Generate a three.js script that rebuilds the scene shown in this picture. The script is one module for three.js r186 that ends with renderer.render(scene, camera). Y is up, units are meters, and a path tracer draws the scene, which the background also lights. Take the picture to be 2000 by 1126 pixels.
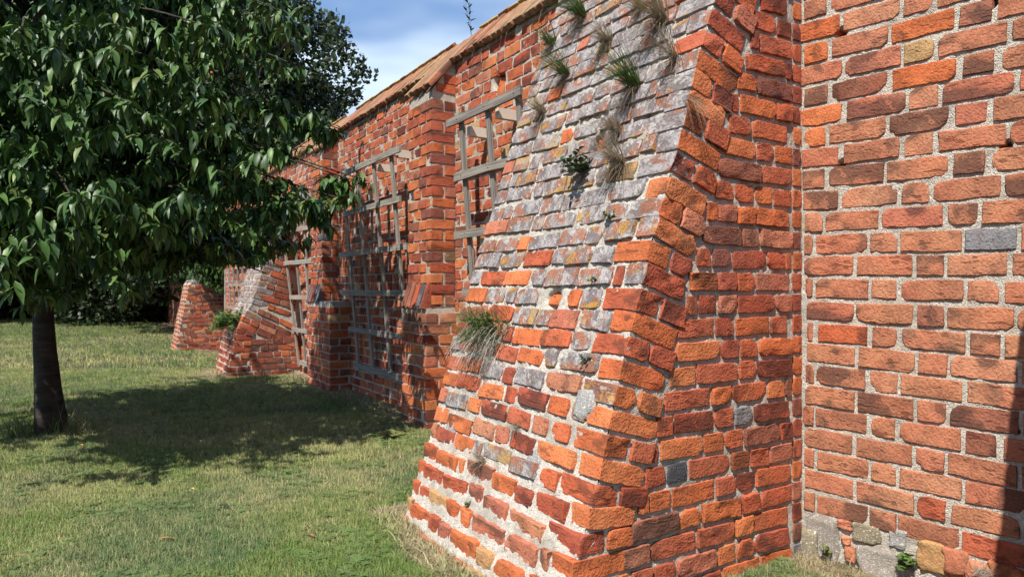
import * as THREE from 'three';
import { mergeGeometries, mergeVertices } from 'three/addons/utils/BufferGeometryUtils.js';

// ---------------------------------------------------------------- camera, sky, sun, exposure
const scene = new THREE.Scene();
const EYE = 1.5, FOCAL = 1333;                       // focal length in pixels of a 2000 x 1126 frame
const camera = new THREE.PerspectiveCamera(2 * Math.atan(563 / FOCAL) * 180 / Math.PI, 2000 / 1126, 0.05, 900);
camera.position.set(0, EYE, 0);
camera.lookAt(0, EYE, -10);
const renderer = new THREE.WebGLRenderer({ antialias: true });
renderer.toneMapping = THREE.LinearToneMapping;
renderer.toneMappingExposure = 1.5;
renderer.shadowMap.enabled = true;

const SUN = new THREE.Vector3(-0.526, 1.6, 1.041).normalize();
const sun = new THREE.DirectionalLight(new THREE.Color(1.0, 0.95, 0.86), 5.0);
sun.position.copy(SUN).multiplyScalar(60).add(new THREE.Vector3(-4, 0, -10));
sun.target.position.set(-4, 0, -10);
sun.castShadow = true; sun.shadow.mapSize.set(4096, 4096);
Object.assign(sun.shadow.camera, { left: -45, right: 45, top: 45, bottom: -45, near: 1, far: 140 });
scene.add(sun, sun.target);

// ---------------------------------------------------------------- noise
function mulberry(a) { return () => { a |= 0; a = a + 0x6D2B79F5 | 0; let t = Math.imul(a ^ a >>> 15, 1 | a); t = t + Math.imul(t ^ t >>> 7, 61 | t) ^ t; return ((t ^ t >>> 14) >>> 0) / 4294967296; }; }
const hash3 = (x, y, z) => { let h = Math.imul(x, 374761393) ^ Math.imul(y, 668265263) ^ Math.imul(z, 2147483647 ^ 1274126177); h = Math.imul(h ^ h >>> 13, 1274126177); h ^= h >>> 16; h = Math.imul(h, 2246822519); return ((h ^ h >>> 15) >>> 0) / 4294967296; };
const sm = t => t * t * (3 - 2 * t);
function noise3(x, y, z) {
  const xi = Math.floor(x), yi = Math.floor(y), zi = Math.floor(z), u = sm(x - xi), v = sm(y - yi), w = sm(z - zi);
  const L = (a, b, t) => a + (b - a) * t;
  return L(L(L(hash3(xi, yi, zi), hash3(xi + 1, yi, zi), u), L(hash3(xi, yi + 1, zi), hash3(xi + 1, yi + 1, zi), u), v),
    L(L(hash3(xi, yi, zi + 1), hash3(xi + 1, yi, zi + 1), u), L(hash3(xi, yi + 1, zi + 1), hash3(xi + 1, yi + 1, zi + 1), u), v), w) * 2 - 1;
}
const fbm3 = (x, y, z, o = 4) => { let s = 0, a = 0.5; for (let i = 0; i < o; i++) { s += a * noise3(x, y, z); x = x * 2 + 7.3; y = y * 2 + 1.9; z = z * 2 + 4.1; a *= 0.5; } return s; };
// tileable value noise on [0,1) x [0,1) with px by py cells
function tile(px, py, seed) {
  return (x, y) => {
    x *= px; y *= py;
    const xi = Math.floor(x), yi = Math.floor(y), u = sm(x - xi), v = sm(y - yi);
    const x0 = ((xi % px) + px) % px, x1 = (x0 + 1) % px, y0 = ((yi % py) + py) % py, y1 = (y0 + 1) % py;
    const a = hash3(x0, y0, seed), b = hash3(x1, y0, seed), c = hash3(x0, y1, seed), d = hash3(x1, y1, seed);
    return a + (b - a) * u + (c - a) * v + (a - b - c + d) * u * v;
  };
}
function tfbm(p, seed, o = 4, q = p) {
  const f = []; for (let i = 0; i < o; i++) f.push(tile(p << i, q << i, seed + i * 17));
  return (x, y) => { let s = 0, a = 0.5, n = 0; for (let i = 0; i < o; i++) { s += a * f[i](x, y); n += a; a *= 0.5; } return s / n; };
}
const clamp = (x, a = 0, b = 1) => Math.min(b, Math.max(a, x));
const sstep = (a, b, x) => sm(clamp((x - a) / (b - a)));
const lerp = (a, b, t) => a + (b - a) * t;

const skyTex = (() => {                              // thin summer cloud over a pale blue sky
  const w = 1024, h = 512, d = new Float32Array(w * h * 4);
  for (let j = 0; j < h; j++) {
    const el = (0.5 - (j + 0.5) / h) * Math.PI * -1;           // row 0 is straight down
    for (let i = 0; i < w; i++) {
      const az = ((i + 0.5) / w) * Math.PI * 2, y = Math.sin(el), k = (j * w + i) * 4;
      const up = Math.max(0, y);
      let r = lerp(0.42, 0.036, Math.pow(up, 0.55)), g = lerp(0.58, 0.105, Math.pow(up, 0.55)), b = lerp(0.80, 0.31, Math.pow(up, 0.55));
      const q = 1 / (up + 0.12), cx = Math.cos(az) * Math.cos(el) * q, cz = Math.sin(az) * Math.cos(el) * q;
      let n = fbm3(cx * 1.1 + 3.1, cz * 2.6 + 8.2, 1.7, 6) + 0.35 * fbm3(cx * 5, cz * 9, 5.5, 4);
      let c = sstep(-0.42, 0.42, n) * 0.88 * sstep(-0.02, 0.1, y);
      c *= lerp(1, 0.32, sstep(0.25, 0.7, y)); r = lerp(r, 0.80, c); g = lerp(g, 0.84, c); b = lerp(b, 0.90, c);
      if (y < 0) { const t = sstep(0, -0.06, y); r = lerp(r, 0.10, t); g = lerp(g, 0.11, t); b = lerp(b, 0.06, t); }
      d[k] = r * 0.80; d[k + 1] = g * 0.90; d[k + 2] = b * 0.97; d[k + 3] = 1;
    }
  }
  const t = new THREE.DataTexture(d, w, h, THREE.RGBAFormat, THREE.FloatType);
  t.mapping = THREE.EquirectangularReflectionMapping; t.magFilter = t.minFilter = THREE.LinearFilter; t.needsUpdate = true;
  return t;
})();
scene.background = skyTex;
scene.environment = skyTex;

// ---------------------------------------------------------------- places: u, v are pixels of the 2000 x 1126 photograph
const V = (x, y, z) => new THREE.Vector3(x, y, z);
const at = (u, v, d) => V((u - 1000) / FOCAL * d, EYE - (v - 563) / FOCAL * d, -d);
function px(P) { const d = -P.z; return d < 0.2 ? null : { u: 1000 + P.x / d * FOCAL, v: 563 - (P.y - EYE) / d * FOCAL, d }; }
const inFrame = (q, m = 30) => q && q.u > -m && q.u < 2000 + m && q.v > -m && q.v < 1126 + m;
const groundY = (x, z) => { const d = Math.max(0, -z - 8); return -0.017 * Math.min(d, 4) - 0.0345 * clamp(d - 4, 0, 8.4) + 0.02 * fbm3(x * 0.5, z * 0.5, 3.3, 3) + 0.012 * clamp(-z - 26, 0, 30); };
// a wall's frame: t runs along it away from the camera, p stands out from it
class Frame {
  constructor(ox, oz, T) { this.o = V(ox, 0, oz); this.T = V(T[0], 0, T[1]).normalize(); this.N = V(this.T.z, 0, -this.T.x); this.X = this.T.clone().negate(); }
  W(t, y, p) { return this.o.clone().addScaledVector(this.T, t).addScaledVector(this.N, p).setY(y); }
  tAt(u, p) { const g = (u - 1000) / FOCAL; return (this.o.x + this.N.x * p - g * (-this.o.z - this.N.z * p)) / (-this.T.x - g * this.T.z); }
}
const MAIN = new Frame(1.66, -3.9, [-0.533, -0.846]);
const SIDE = new Frame(1.66, -3.9, [-0.647, -0.763]);     // the stretch right of the near buttress turns a little
const YY = V(0, 1, 0);

// ---------------------------------------------------------------- textures
function tex(n, fn, srgb = true) {                   // fn(x, y) -> [r, g, b] linear 0..1 or a number
  const d = new Uint8Array(n * n * 4), enc = c => { c = clamp(c); return 255 * (srgb ? (c <= 0.0031308 ? c * 12.92 : 1.055 * Math.pow(c, 1 / 2.4) - 0.055) : c); };
  for (let j = 0; j < n; j++) for (let i = 0; i < n; i++) {
    const c = fn((i + 0.5) / n, (j + 0.5) / n), k = (j * n + i) * 4;
    if (c.length) { d[k] = enc(c[0]); d[k + 1] = enc(c[1]); d[k + 2] = enc(c[2]); } else d[k] = d[k + 1] = d[k + 2] = enc(c);
    d[k + 3] = 255;
  }
  const t = new THREE.DataTexture(d, n, n); t.wrapS = t.wrapT = THREE.RepeatWrapping; t.magFilter = THREE.LinearFilter; t.minFilter = THREE.LinearMipmapLinearFilter; t.generateMipmaps = true;
  if (srgb) t.colorSpace = THREE.SRGBColorSpace; t.needsUpdate = true; return t;
}
const mix3 = (a, b, t) => [lerp(a[0], b[0], t), lerp(a[1], b[1], t), lerp(a[2], b[2], t)];
// fired clay: blotches, pits, drag creases, soot, lime smears (all in the clay itself)
const brickTex = [], brickBump = [];
for (let s = 0; s < 5; s++) {
  const f = tfbm(6, 11 + s * 97, 5), fine = tfbm(60, 31 + s * 97, 3), pit = tile(90, 110, 41 + s), crease = tfbm(9, 51 + s * 97, 4, 26), soot = tfbm(3, 61 + s * 97, 4), lime = tfbm(7, 71 + s * 97, 5), warm = tfbm(4, 81 + s, 3);
  const sootAt = [0.68, 0.60, 0.72, 0.64, 0.55][s], limeAt = [0.66, 0.74, 0.62, 0.70, 0.68][s];
  brickTex.push(tex(512, (x, y) => {
    let v = 0.82 + 0.75 * (f(x, y) - 0.5) + 0.5 * (fine(x, y) - 0.5), w = warm(x, y) - 0.5;
    let c = [v * (1 + 0.12 * w), v * (1 + 0.5 * w), v * (1 + 0.55 * w)];
    const cr = crease(x, y); if (cr > 0.69) c = mix3(c, [0.26, 0.2, 0.18], sstep(0.69, 0.76, cr) * 0.6);
    const p = pit(x, y); if (p > 0.9) c = mix3(c, [0.14, 0.1, 0.1], sstep(0.9, 0.97, p) * 0.7);
    const so = soot(x, y) + 0.16 * (fine(x, y) - 0.5); c = mix3(c, [0.17, 0.21, 0.27], sstep(sootAt, sootAt + 0.13, so) * 0.72);
    const li = lime(x, y) + 0.25 * (fine(x, y) - 0.5); c = mix3(c, [1, 1.0, 1.0], sstep(limeAt - 0.05, limeAt + 0.05, li) * 0.45);
    return c;
  }));
  brickBump.push(tex(512, (x, y) => 0.5 + 0.5 * (f(x, y) - 0.5) + 0.8 * (fine(x, y) - 0.5) - 0.4 * sstep(0.67, 0.76, crease(x, y)) - 0.5 * sstep(0.88, 0.97, pit(x, y)), false));
}
// bricks grown over with grey crust and ochre lichen; cover says how much of the clay is hidden
const patinaTex = [], patinaBump = [];
[0.26, 0.38, 0.50, 0.40].forEach((cover, s) => {
  const f = tfbm(7, 201 + s * 31, 5), fine = tfbm(64, 203 + s * 31, 3), tone = tfbm(9, 205 + s * 31, 5), och = tfbm(7, 207 + s * 31, 5), wh = tfbm(16, 209 + s * 31, 5), clay = tfbm(6, 211 + s, 4);
  const ochAt = [0.80, 0.72, 0.74, 0.60][s];
  patinaTex.push(tex(512, (x, y) => {
    const n = fine(x, y) - 0.5, v = 0.72 + 0.7 * (clay(x, y) - 0.5) + 0.5 * n;
    let c = [0.36 * v, 0.15 * v, 0.092 * v];
    const k = sstep(cover - 0.03, cover + 0.03, 1 - (f(x, y) * 1.6 - 0.3 + 0.5 * n) );
    const t = tone(x, y), g = mix3([0.145, 0.125, 0.125], [0.32, 0.295, 0.295], sstep(0.28, 0.70, t + 0.6 * n));
    c = mix3(c, g, k * 0.93);
    const w = wh(x, y) + 0.3 * n; c = mix3(c, [0.46, 0.44, 0.42], sstep(0.64, 0.70, w) * 0.55);
    const o = och(x, y) + 0.3 * n; c = mix3(c, mix3([0.26, 0.17, 0.055], [0.42, 0.22, 0.03], sstep(ochAt, ochAt + 0.1, o)), sstep(ochAt - 0.02, ochAt + 0.04, o) * 0.75);
    if (fine(1 - x, y) > 0.68) c = mix3(c, [0.07, 0.07, 0.06], 0.6);
    return c;
  }));
  patinaBump.push(tex(512, (x, y) => 0.5 + 0.5 * (f(x, y) - 0.5) + 0.6 * (fine(x, y) - 0.5) + 0.18 * sstep(0.58, 0.66, wh(x, y)), false));
});
// lime mortar with coarse sand
function mortarTex(base, dark, seed) {
  const g = tile(104, 104, seed), g2 = tile(170, 170, seed + 3), f = tfbm(6, seed + 5, 5), st = tfbm(4, seed + 9, 5);
  return tex(512, (x, y) => {
    let v = 0.86 + 0.35 * (f(x, y) - 0.5), c = base.map(b => b * v);
    const a = g(x, y); if (a > 0.76) c = mix3(c, dark, sstep(0.76, 0.9, a) * 0.7); if (a < 0.2) c = mix3(c, [0.78, 0.74, 0.68], 0.6);
    if (g2(x, y) > 0.86) c = mix3(c, [0.12, 0.11, 0.1], 0.65);
    const s = st(x, y); c = mix3(c, [base[0] * 0.55, base[1] * 0.53, base[2] * 0.5], sstep(0.56, 0.72, s) * 0.55);
    return c;
  });
}
const mortarBump = (() => { const g = tile(130, 130, 5), g2 = tile(220, 220, 6), f = tfbm(10, 7, 5); return tex(512, (x, y) => 0.35 * g(x, y) + 0.25 * g2(x, y) + 0.4 * f(x, y), false); })();
const woodTex = (() => { const g = tfbm(2, 301, 4, 48), f = tfbm(3, 302, 4), k = tfbm(3, 304, 3, 90); return tex(512, (y, x) => { const v = 0.55 + 0.75 * (g(x, y) - 0.5) + 0.3 * (f(x, y) - 0.5), c = sstep(0.66, 0.74, k(x, y)); return mix3([0.60 * v, 0.57 * v, 0.54 * v], [0.07, 0.06, 0.055], c * 0.7); }); })();
const woodBump = (() => { const g = tfbm(2, 301, 4, 48), k = tfbm(3, 304, 3, 90); return tex(512, (y, x) => 0.6 * g(x, y) + 0.4 * (1 - sstep(0.62, 0.74, k(x, y))), false); })();
const barkTex = (() => { const g = tfbm(5, 401, 4, 30), f = tfbm(6, 402, 5), b = tfbm(3, 403, 4); return tex(512, (x, y) => { const v = 0.5 + 0.9 * (g(x, y) - 0.5) + 0.6 * (f(x, y) - 0.5); return mix3([0.105 * v, 0.078 * v, 0.062 * v], [0.17, 0.15, 0.135], sstep(0.58, 0.72, b(x, y)) * 0.6); }); })();
const barkBump = (() => { const g = tfbm(4, 401, 4, 30), f = tfbm(9, 402, 4); return tex(512, (x, y) => 0.55 * g(x, y) + 0.45 * f(x, y), false); })();
const leafTex = (() => { const f = tfbm(6, 451, 4); return tex(256, (x, y) => { const v = 0.8 + 0.5 * (f(x, y) - 0.5); return [v, v, v * 0.95]; }); })();

// ---------------------------------------------------------------- materials
const std = o => new THREE.MeshStandardMaterial({ roughness: 0.95, metalness: 0, ...o });
const lin = (r, g, b) => new THREE.Color().setRGB(r, g, b);
const clay = (c, i, b = 0.0055) => std({ color: lin(...c), map: brickTex[i % 5], bumpMap: brickBump[i % 5], bumpScale: b, roughness: 0.93 });
const CLAY = {                                       // base colours of the fired clay
  red: [[0.46, 0.100, 0.040], [0.40, 0.082, 0.036], [0.51, 0.120, 0.045], [0.37, 0.080, 0.040], [0.45, 0.110, 0.050]],
  orange: [[0.56, 0.145, 0.044], [0.60, 0.180, 0.062], [0.53, 0.130, 0.040]],
  tan: [[0.49, 0.195, 0.100], [0.46, 0.180, 0.096], [0.52, 0.220, 0.120], [0.42, 0.158, 0.084], [0.49, 0.172, 0.090]],
  pink: [[0.50, 0.172, 0.095], [0.46, 0.148, 0.085]],
  brown: [[0.28, 0.092, 0.052], [0.33, 0.12, 0.07], [0.25, 0.075, 0.048]],
  yellow: [[0.46, 0.27, 0.115], [0.53, 0.30, 0.13]],
  grey: [[0.15, 0.14, 0.15], [0.23, 0.22, 0.23]],
};
const M = {};
for (const k in CLAY) M[k] = CLAY[k].map((c, i) => clay(c, i + k.length));
M.patina = patinaTex.map((t, i) => std({ map: t, bumpMap: patinaBump[i], bumpScale: 0.006, roughness: 0.95 }));
M.mortar = std({ map: mortarTex([0.57, 0.51, 0.43], [0.22, 0.19, 0.155], 501), bumpMap: mortarBump, bumpScale: 0.011, roughness: 1 });
M.mortarGrey = std({ map: mortarTex([0.54, 0.49, 0.42], [0.2, 0.185, 0.165], 541), bumpMap: mortarBump, bumpScale: 0.008, roughness: 1 });
M.rubble = std({ color: lin(0.36, 0.32, 0.27), map: brickTex[1], bumpMap: mortarBump, bumpScale: 0.006, roughness: 1 });
M.cement = std({ map: mortarTex([0.33, 0.315, 0.30], [0.16, 0.15, 0.14], 571), bumpMap: mortarBump, bumpScale: 0.006, roughness: 1 });
M.fieldstone = std({ map: mortarTex([0.34, 0.30, 0.26], [0.16, 0.14, 0.12], 581), bumpMap: mortarBump, bumpScale: 0.006, roughness: 1 });
M.mossstone = std({ map: mortarTex([0.27, 0.225, 0.15], [0.13, 0.11, 0.07], 591), bumpMap: mortarBump, bumpScale: 0.006, roughness: 1 });
M.mixed = std({ color: lin(1, 1, 1), map: brickTex[0], bumpMap: brickBump[0], bumpScale: 0.0045, vertexColors: true, roughness: 0.94 });
M.tileRow = [[0.34, 0.165, 0.085], [0.40, 0.205, 0.105], [0.26, 0.125, 0.068], [0.37, 0.215, 0.105], [0.40, 0.155, 0.08], [0.31, 0.19, 0.10]].map((c, i) => clay(c, i, 0.003));
M.tileLichen = clay([0.46, 0.30, 0.09], 2, 0.004);
M.wood = [[0.80, 0.74, 0.67], [0.66, 0.61, 0.56], [0.84, 0.77, 0.69]].map(c => std({ color: lin(...c), map: woodTex, bumpMap: woodBump, bumpScale: 0.003, roughness: 0.85 }));
M.woodNew = std({ color: lin(0.62, 0.55, 0.46), bumpMap: woodBump, bumpScale: 0.002, roughness: 0.8 });
M.bark = std({ color: lin(0.62, 0.59, 0.56), map: barkTex, bumpMap: barkBump, bumpScale: 0.012, roughness: 0.9 });
const foliage = (c, tr = 0.28, rough = 0.45) => new THREE.MeshPhysicalMaterial({ color: lin(...c), map: leafTex, roughness: rough, transmission: tr, thickness: 0, ior: 1.4, side: THREE.DoubleSide });
const colorOf = mm => { const m = Array.isArray(mm) ? mm[4] : mm; return toneOf(m); };
const toneOf = m => m.userData.tone || (m.userData.tone = m.color);
M.patina.forEach((m, i) => { m.userData.tone = [lin(0.44, 0.38, 0.38), lin(0.42, 0.30, 0.28), lin(0.45, 0.22, 0.17), lin(0.42, 0.28, 0.14)][i]; });

// ---------------------------------------------------------------- things, names, labels
const taken = new Map();
function numbered(n) { const k = taken.get(n) || 0; taken.set(n, k + 1); return k ? n + '_' + String(k).padStart(3, '0') : n; }
function tag(o, label, category, group) { o.userData.label = label; o.userData.category = category; if (group) o.userData.group = group; return o; }
function thing(name, label, category, group, pos) { const g = new THREE.Group(); g.name = numbered(name); if (pos) g.position.copy(pos); scene.add(g); return tag(g, label, category, group); }
function part(name, geo, mat, parent, label) {
  const m = new THREE.Mesh(geo, mat); m.name = name; m.castShadow = m.receiveShadow = true;
  if (parent.position && parent !== scene && parent.isGroup && parent.position.lengthSq() > 0) m.position.copy(parent.position).negate();
  parent.add(m); if (label) m.userData.label = label; return m;
}
function structure(name, geo, mat) { const m = new THREE.Mesh(geo, mat); m.name = name; m.castShadow = m.receiveShadow = true; m.userData.kind = 'structure'; scene.add(m); return m; }

// ---------------------------------------------------------------- bricks
// a worn brick: rounded arrises, uneven faces, knocked-off corners; size [l, h, d], front is +z
function smoothNormals(g) {
  const P = g.attributes.position, N = new Float32Array(P.count * 3), map = new Map(), key = i => Math.round(P.getX(i) * 2e4) + '_' + Math.round(P.getY(i) * 2e4) + '_' + Math.round(P.getZ(i) * 2e4);
  const idx = g.index.array, a = V(), b = V(), c = V();
  const keys = []; for (let i = 0; i < P.count; i++) keys.push(key(i));
  for (let i = 0; i < idx.length; i += 3) {
    a.fromBufferAttribute(P, idx[i]); b.fromBufferAttribute(P, idx[i + 1]).sub(a); c.fromBufferAttribute(P, idx[i + 2]).sub(a); b.cross(c);
    for (let k = 0; k < 3; k++) { const s = keys[idx[i + k]], n = map.get(s) || map.set(s, V(0, 0, 0)).get(s); n.add(b); }
  }
  for (let i = 0; i < P.count; i++) { const n = map.get(keys[i]).clone().normalize(); N.set([n.x, n.y, n.z], i * 3); }
  g.setAttribute('normal', new THREE.BufferAttribute(N, 3)); return g;
}
function brickGeo(l, h, d, seed, { nx = 7, ny = 4, nz = 2, r = 0.0042, rough = 0.0030, chips = 2, spall = 0 } = {}) {
  const g = new THREE.BoxGeometry(l, h, d, nx, ny, nz), P = g.attributes.position, Nn = g.attributes.normal, uv = g.attributes.uv, rn = mulberry(seed * 7919 + 13);
  const remap = (c, L, n) => { const k = Math.round((c / L + 0.5) * n), rr = Math.min(r, L * 0.2); return k === 0 ? -L / 2 : k === n ? L / 2 : n === 2 ? 0 : -L / 2 + rr + (L - 2 * rr) * (k - 1) / (n - 2); };
  const ch = []; for (let i = 0; i < chips; i++) { const sx = rn() < 0.5 ? -1 : 1, e = rn(); ch.push([sx * l / 2 * (e < 0.72 ? 1 : rn() * 0.8), (rn() < 0.5 ? -1 : 1) * h / 2, d / 2, 0.014 + 0.024 * rn(), e < 0.72 ? 0.3 + 0.45 * rn() : 0.25]); }
  const ox = rn() * 5, oy = rn() * 5, oz = seed * 3.7, tilt = (rn() - 0.5) * 0.05, bow = (rn() - 0.5) * 0.03;
  for (let i = 0; i < P.count; i++) {
    let x = remap(P.getX(i), l, nx), y = remap(P.getY(i), h, ny), z = remap(P.getZ(i), d, nz);
    const u0 = x, v0 = y, w0 = z;
    // round
    const q = V(Math.abs(x) - (l / 2 - r), Math.abs(y) - (h / 2 - r), Math.abs(z) - (d / 2 - r)), m = V(Math.max(q.x, 0), Math.max(q.y, 0), Math.max(q.z, 0)), len = m.length();
    if (len > r) { const k = r / len; x -= Math.sign(x) * m.x * (1 - k); y -= Math.sign(y) * m.y * (1 - k); z -= Math.sign(z) * m.z * (1 - k); }
    for (const [cx, cy, cz, cr, ck] of ch) { const dd = Math.hypot(x - cx, y - cy, z - cz); if (dd < cr) { const k = (1 - dd / cr) * ck; x -= Math.sign(cx) * cr * k * 0.6 * (Math.abs(cx) > l * 0.45 ? 1 : 0); y -= Math.sign(cy) * cr * k * 0.7; z -= cr * k * 0.7; } }
    const n1 = fbm3(u0 * 22 + ox, v0 * 22 + oy, w0 * 22 + oz, 3), n2 = fbm3(u0 * 22 + 9, v0 * 22 + ox, w0 * 22 + oz, 3), n3 = fbm3(u0 * 14 + 3, v0 * 14 + oy, w0 * 14 + oz, 3);
    x += n1 * rough * 2.0; y += n2 * rough * 1.9 + tilt * x + bow * (x * x / l - l / 12); z += n3 * rough * 1.8;
    if (spall && w0 > 0) { const s = Math.abs(fbm3(u0 * 16 + oy, v0 * 20 + ox, oz, 4)), edge = 1; z -= spall * (0.25 + 1.7 * s) * edge; }
    P.setXYZ(i, x, y, z);
    const nx_ = Math.abs(Nn.getX(i)), ny_ = Math.abs(Nn.getY(i)), nz_ = Math.abs(Nn.getZ(i));
    const a = nx_ > ny_ && nx_ > nz_ ? [w0, v0] : ny_ > nz_ ? [u0, w0] : [u0, v0];
    uv.setXY(i, a[0] * 2 + ox, a[1] * 2 + oy);
  }
  return smoothNormals(g);
}
const SL = 0.28, HL = 0.135, BH = 0.099, BD = 0.135;
function family(n, l, h, d, seed, o) { return Array.from({ length: n }, (_, i) => ({ geo: brickGeo(l, h, d, seed + i, { ...o, chips: [0, 2, 1, 3][i % 4] }), l, h, d })); }
const G = {
  near: { S: family(12, SL, BH, BD, 100, { nx: 13, ny: 6, rough: 0.0036 }), H: family(8, HL, BH, BD, 150, { nx: 7, ny: 6, rough: 0.0036 }) },
  spall: { S: family(10, SL, BH, BD, 200, { nx: 10, ny: 6, spall: 0.014, rough: 0.005 }), H: family(6, HL, BH, BD, 250, { nx: 6, ny: 6, spall: 0.014, rough: 0.005 }) },
  worn: { S: family(12, SL, BH, 0.2, 300, { rough: 0.0045, r: 0.007, nx: 9, ny: 4 }), H: family(8, HL, BH, 0.2, 350, { rough: 0.0045, r: 0.007, nx: 5 }) },
  mid: { S: family(8, SL, BH, BD, 400, { nx: 4, ny: 3, rough: 0.004 }), H: family(6, HL, BH, BD, 450, { nx: 3, ny: 3, rough: 0.004 }) },
};
const B3 = new THREE.Matrix4();
const pick = (a, rn) => a[Math.floor(rn() * a.length) % a.length];
// a heap of bricks that belong to one thing: the largest 300 of each name in view become parts, the rest one merged part
class Bricks {
  constructor(seed, fam = 'mid') { this.list = []; this.rn = mulberry(seed); this.fam = fam; }
  add(c, X, Y, Z, l, h, d, mat, name = 'brick', fam = this.fam, jit = 1) {
    const rn = this.rn, v = pick(G[fam][l > 0.19 ? 'S' : 'H'], rn);
    const flip = rn() < 0.5 ? -1 : 1;
    const x = X.clone().multiplyScalar(flip), y = Y.clone().multiplyScalar(flip), z = Z.clone();
    const m = new THREE.Matrix4().makeBasis(x, y, z);
    const e = new THREE.Matrix4().makeRotationFromEuler(new THREE.Euler((rn() - 0.5) * 0.035 * jit, (rn() - 0.5) * 0.03 * jit, (rn() - 0.5) * 0.03 * jit));
    m.multiply(e).scale(V(l / v.l, h / v.h, d / v.d)).setPosition(c.x, c.y, c.z);
    const q = px(c), size = inFrame(q) ? Math.max(Math.abs(X.z) < 0.99 ? 1 : 1, 1) * l * h / (q.d * q.d) : 0;
    const b = { m, geo: v.geo, mat, name, size, q, c }; this.list.push(b); return b;
  }
  near(u, v) { let best = null, bd = 1e9; for (const b of this.list) { if (!b.q) continue; const d = Math.hypot(b.q.u - u, b.q.v - v); if (d < bd) { bd = d; best = b; } } return best; }
  paint(u, v, mat) { const b = this.near(u, v); if (b) b.mat = mat; }
  remove(u, v) { const b = this.near(u, v); if (b) { this.list.splice(this.list.indexOf(b), 1); } return b; }
  build(parent, limit = 300, hidden = () => false) {
    const by = new Map(); for (const b of this.list) { if (hidden(b)) b.size = 0; (by.get(b.name) || by.set(b.name, []).get(b.name)).push(b); }
    const rest = [];
    for (const [, l] of by) { l.sort((a, b) => b.size - a.size); l.forEach((b, i) => { if (i >= limit || b.size <= 0) { rest.push(b); return; } const o = new THREE.Mesh(b.geo, b.mat); o.name = b.name; o.castShadow = o.receiveShadow = true; o.applyMatrix4(b.m); parent.add(o); }); }
    if (rest.length) {
      const gs = rest.map(b => { const src = b.size > 0 ? b.geo : pick(G.mid.S, this.rn).geo, g = (b.size > 0 ? b.geo : b.geo).clone().applyMatrix4(b.m), c = colorOf(b.mat), n = g.attributes.position.count, a = new Float32Array(n * 3); for (let i = 0; i < n; i++) a.set([c.r, c.g, c.b], i * 3); g.setAttribute('color', new THREE.BufferAttribute(a, 3)); return g; });
      const o = new THREE.Mesh(mergeGeometries(gs), M.mixed); o.name = 'brickwork'; o.userData.kind = 'stuff'; o.castShadow = o.receiveShadow = true; parent.add(o);
    }
  }
}
// joints along a row: two stretchers, one header, with the run shifted by off
function row(a0, a1, off, rn, joint = 0.018, pat = 'SSH') {
  const out = []; let a = a0 - off, k = 0;
  while (a < a1 - 0.02) {
    const l = pat[k++ % pat.length] === 'S' ? SL * (0.94 + 0.12 * rn()) : HL * (0.93 + 0.14 * rn());
    let s = Math.max(a, a0), e = Math.min(a + l, a1);
    if (a1 - e < 0.05) e = a1;
    if (e - s > 0.035) out.push([s, e]); 
    a += l + joint; if (e === a1) break;
  }
  return out;
}
// an uneven sheet of mortar; fn(a, b) with a, b in 0..1 gives a point, nrm its outward direction
function sheet(fn, na, nb, scaleA, scaleB, wob = 0.004, seed = 1, nrm = null, flip = false) {
  const pos = [], uv = [], idx = [];
  for (let j = 0; j <= nb; j++) for (let i = 0; i <= na; i++) {
    const P = fn(i / na, j / nb);
    if (nrm && wob) P.addScaledVector(typeof nrm === 'function' ? nrm(i / na, j / nb) : nrm, wob * (1.6 * fbm3(P.x * 45 + seed, P.y * 45, P.z * 45, 3) + 0.8 * fbm3(P.x * 7 + seed, P.y * 7, P.z * 7, 2)));
    pos.push(P.x, P.y, P.z); uv.push(i / na * scaleA * 2, j / nb * scaleB * 2);
  }
  for (let j = 0; j < nb; j++) for (let i = 0; i < na; i++) { const a = j * (na + 1) + i, b = a + 1, c = a + na + 1, d = c + 1; flip ? idx.push(a, d, b, a, c, d) : idx.push(a, b, d, a, d, c); }
  const g = new THREE.BufferGeometry(); g.setAttribute('position', new THREE.Float32BufferAttribute(pos, 3)); g.setAttribute('uv', new THREE.Float32BufferAttribute(uv, 2)); g.setIndex(idx); g.computeVertexNormals(); return g;
}
const box = (a, b, c, e, X, Y, Z, uvs = 2) => { // centre a, size b,c,e along X,Y,Z, uv in metres
  const g = new THREE.BoxGeometry(b, c, e), U = g.attributes.uv, N = g.attributes.normal, P = g.attributes.position;
  for (let i = 0; i < P.count; i++) { const n = [Math.abs(N.getX(i)), Math.abs(N.getY(i)), Math.abs(N.getZ(i))]; U.setXY(i, (n[0] > 0.5 ? P.getZ(i) : P.getX(i)) * uvs, (n[1] > 0.5 ? P.getZ(i) : P.getY(i)) * uvs); }
  return g.applyMatrix4(new THREE.Matrix4().makeBasis(X, Y, Z).setPosition(a.x, a.y, a.z));
};
const COURSE = 0.118;
const wallTone = rn => { const k = rn(); return k < 0.42 ? pick(M.red, rn) : k < 0.68 ? pick(M.orange, rn) : k < 0.78 ? pick(M.tan, rn) : k < 0.88 ? pick(M.brown, rn) : k < 0.97 ? pick(M.pink, rn) : k < 0.99 ? pick(M.yellow, rn) : M.grey[0]; };
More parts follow.
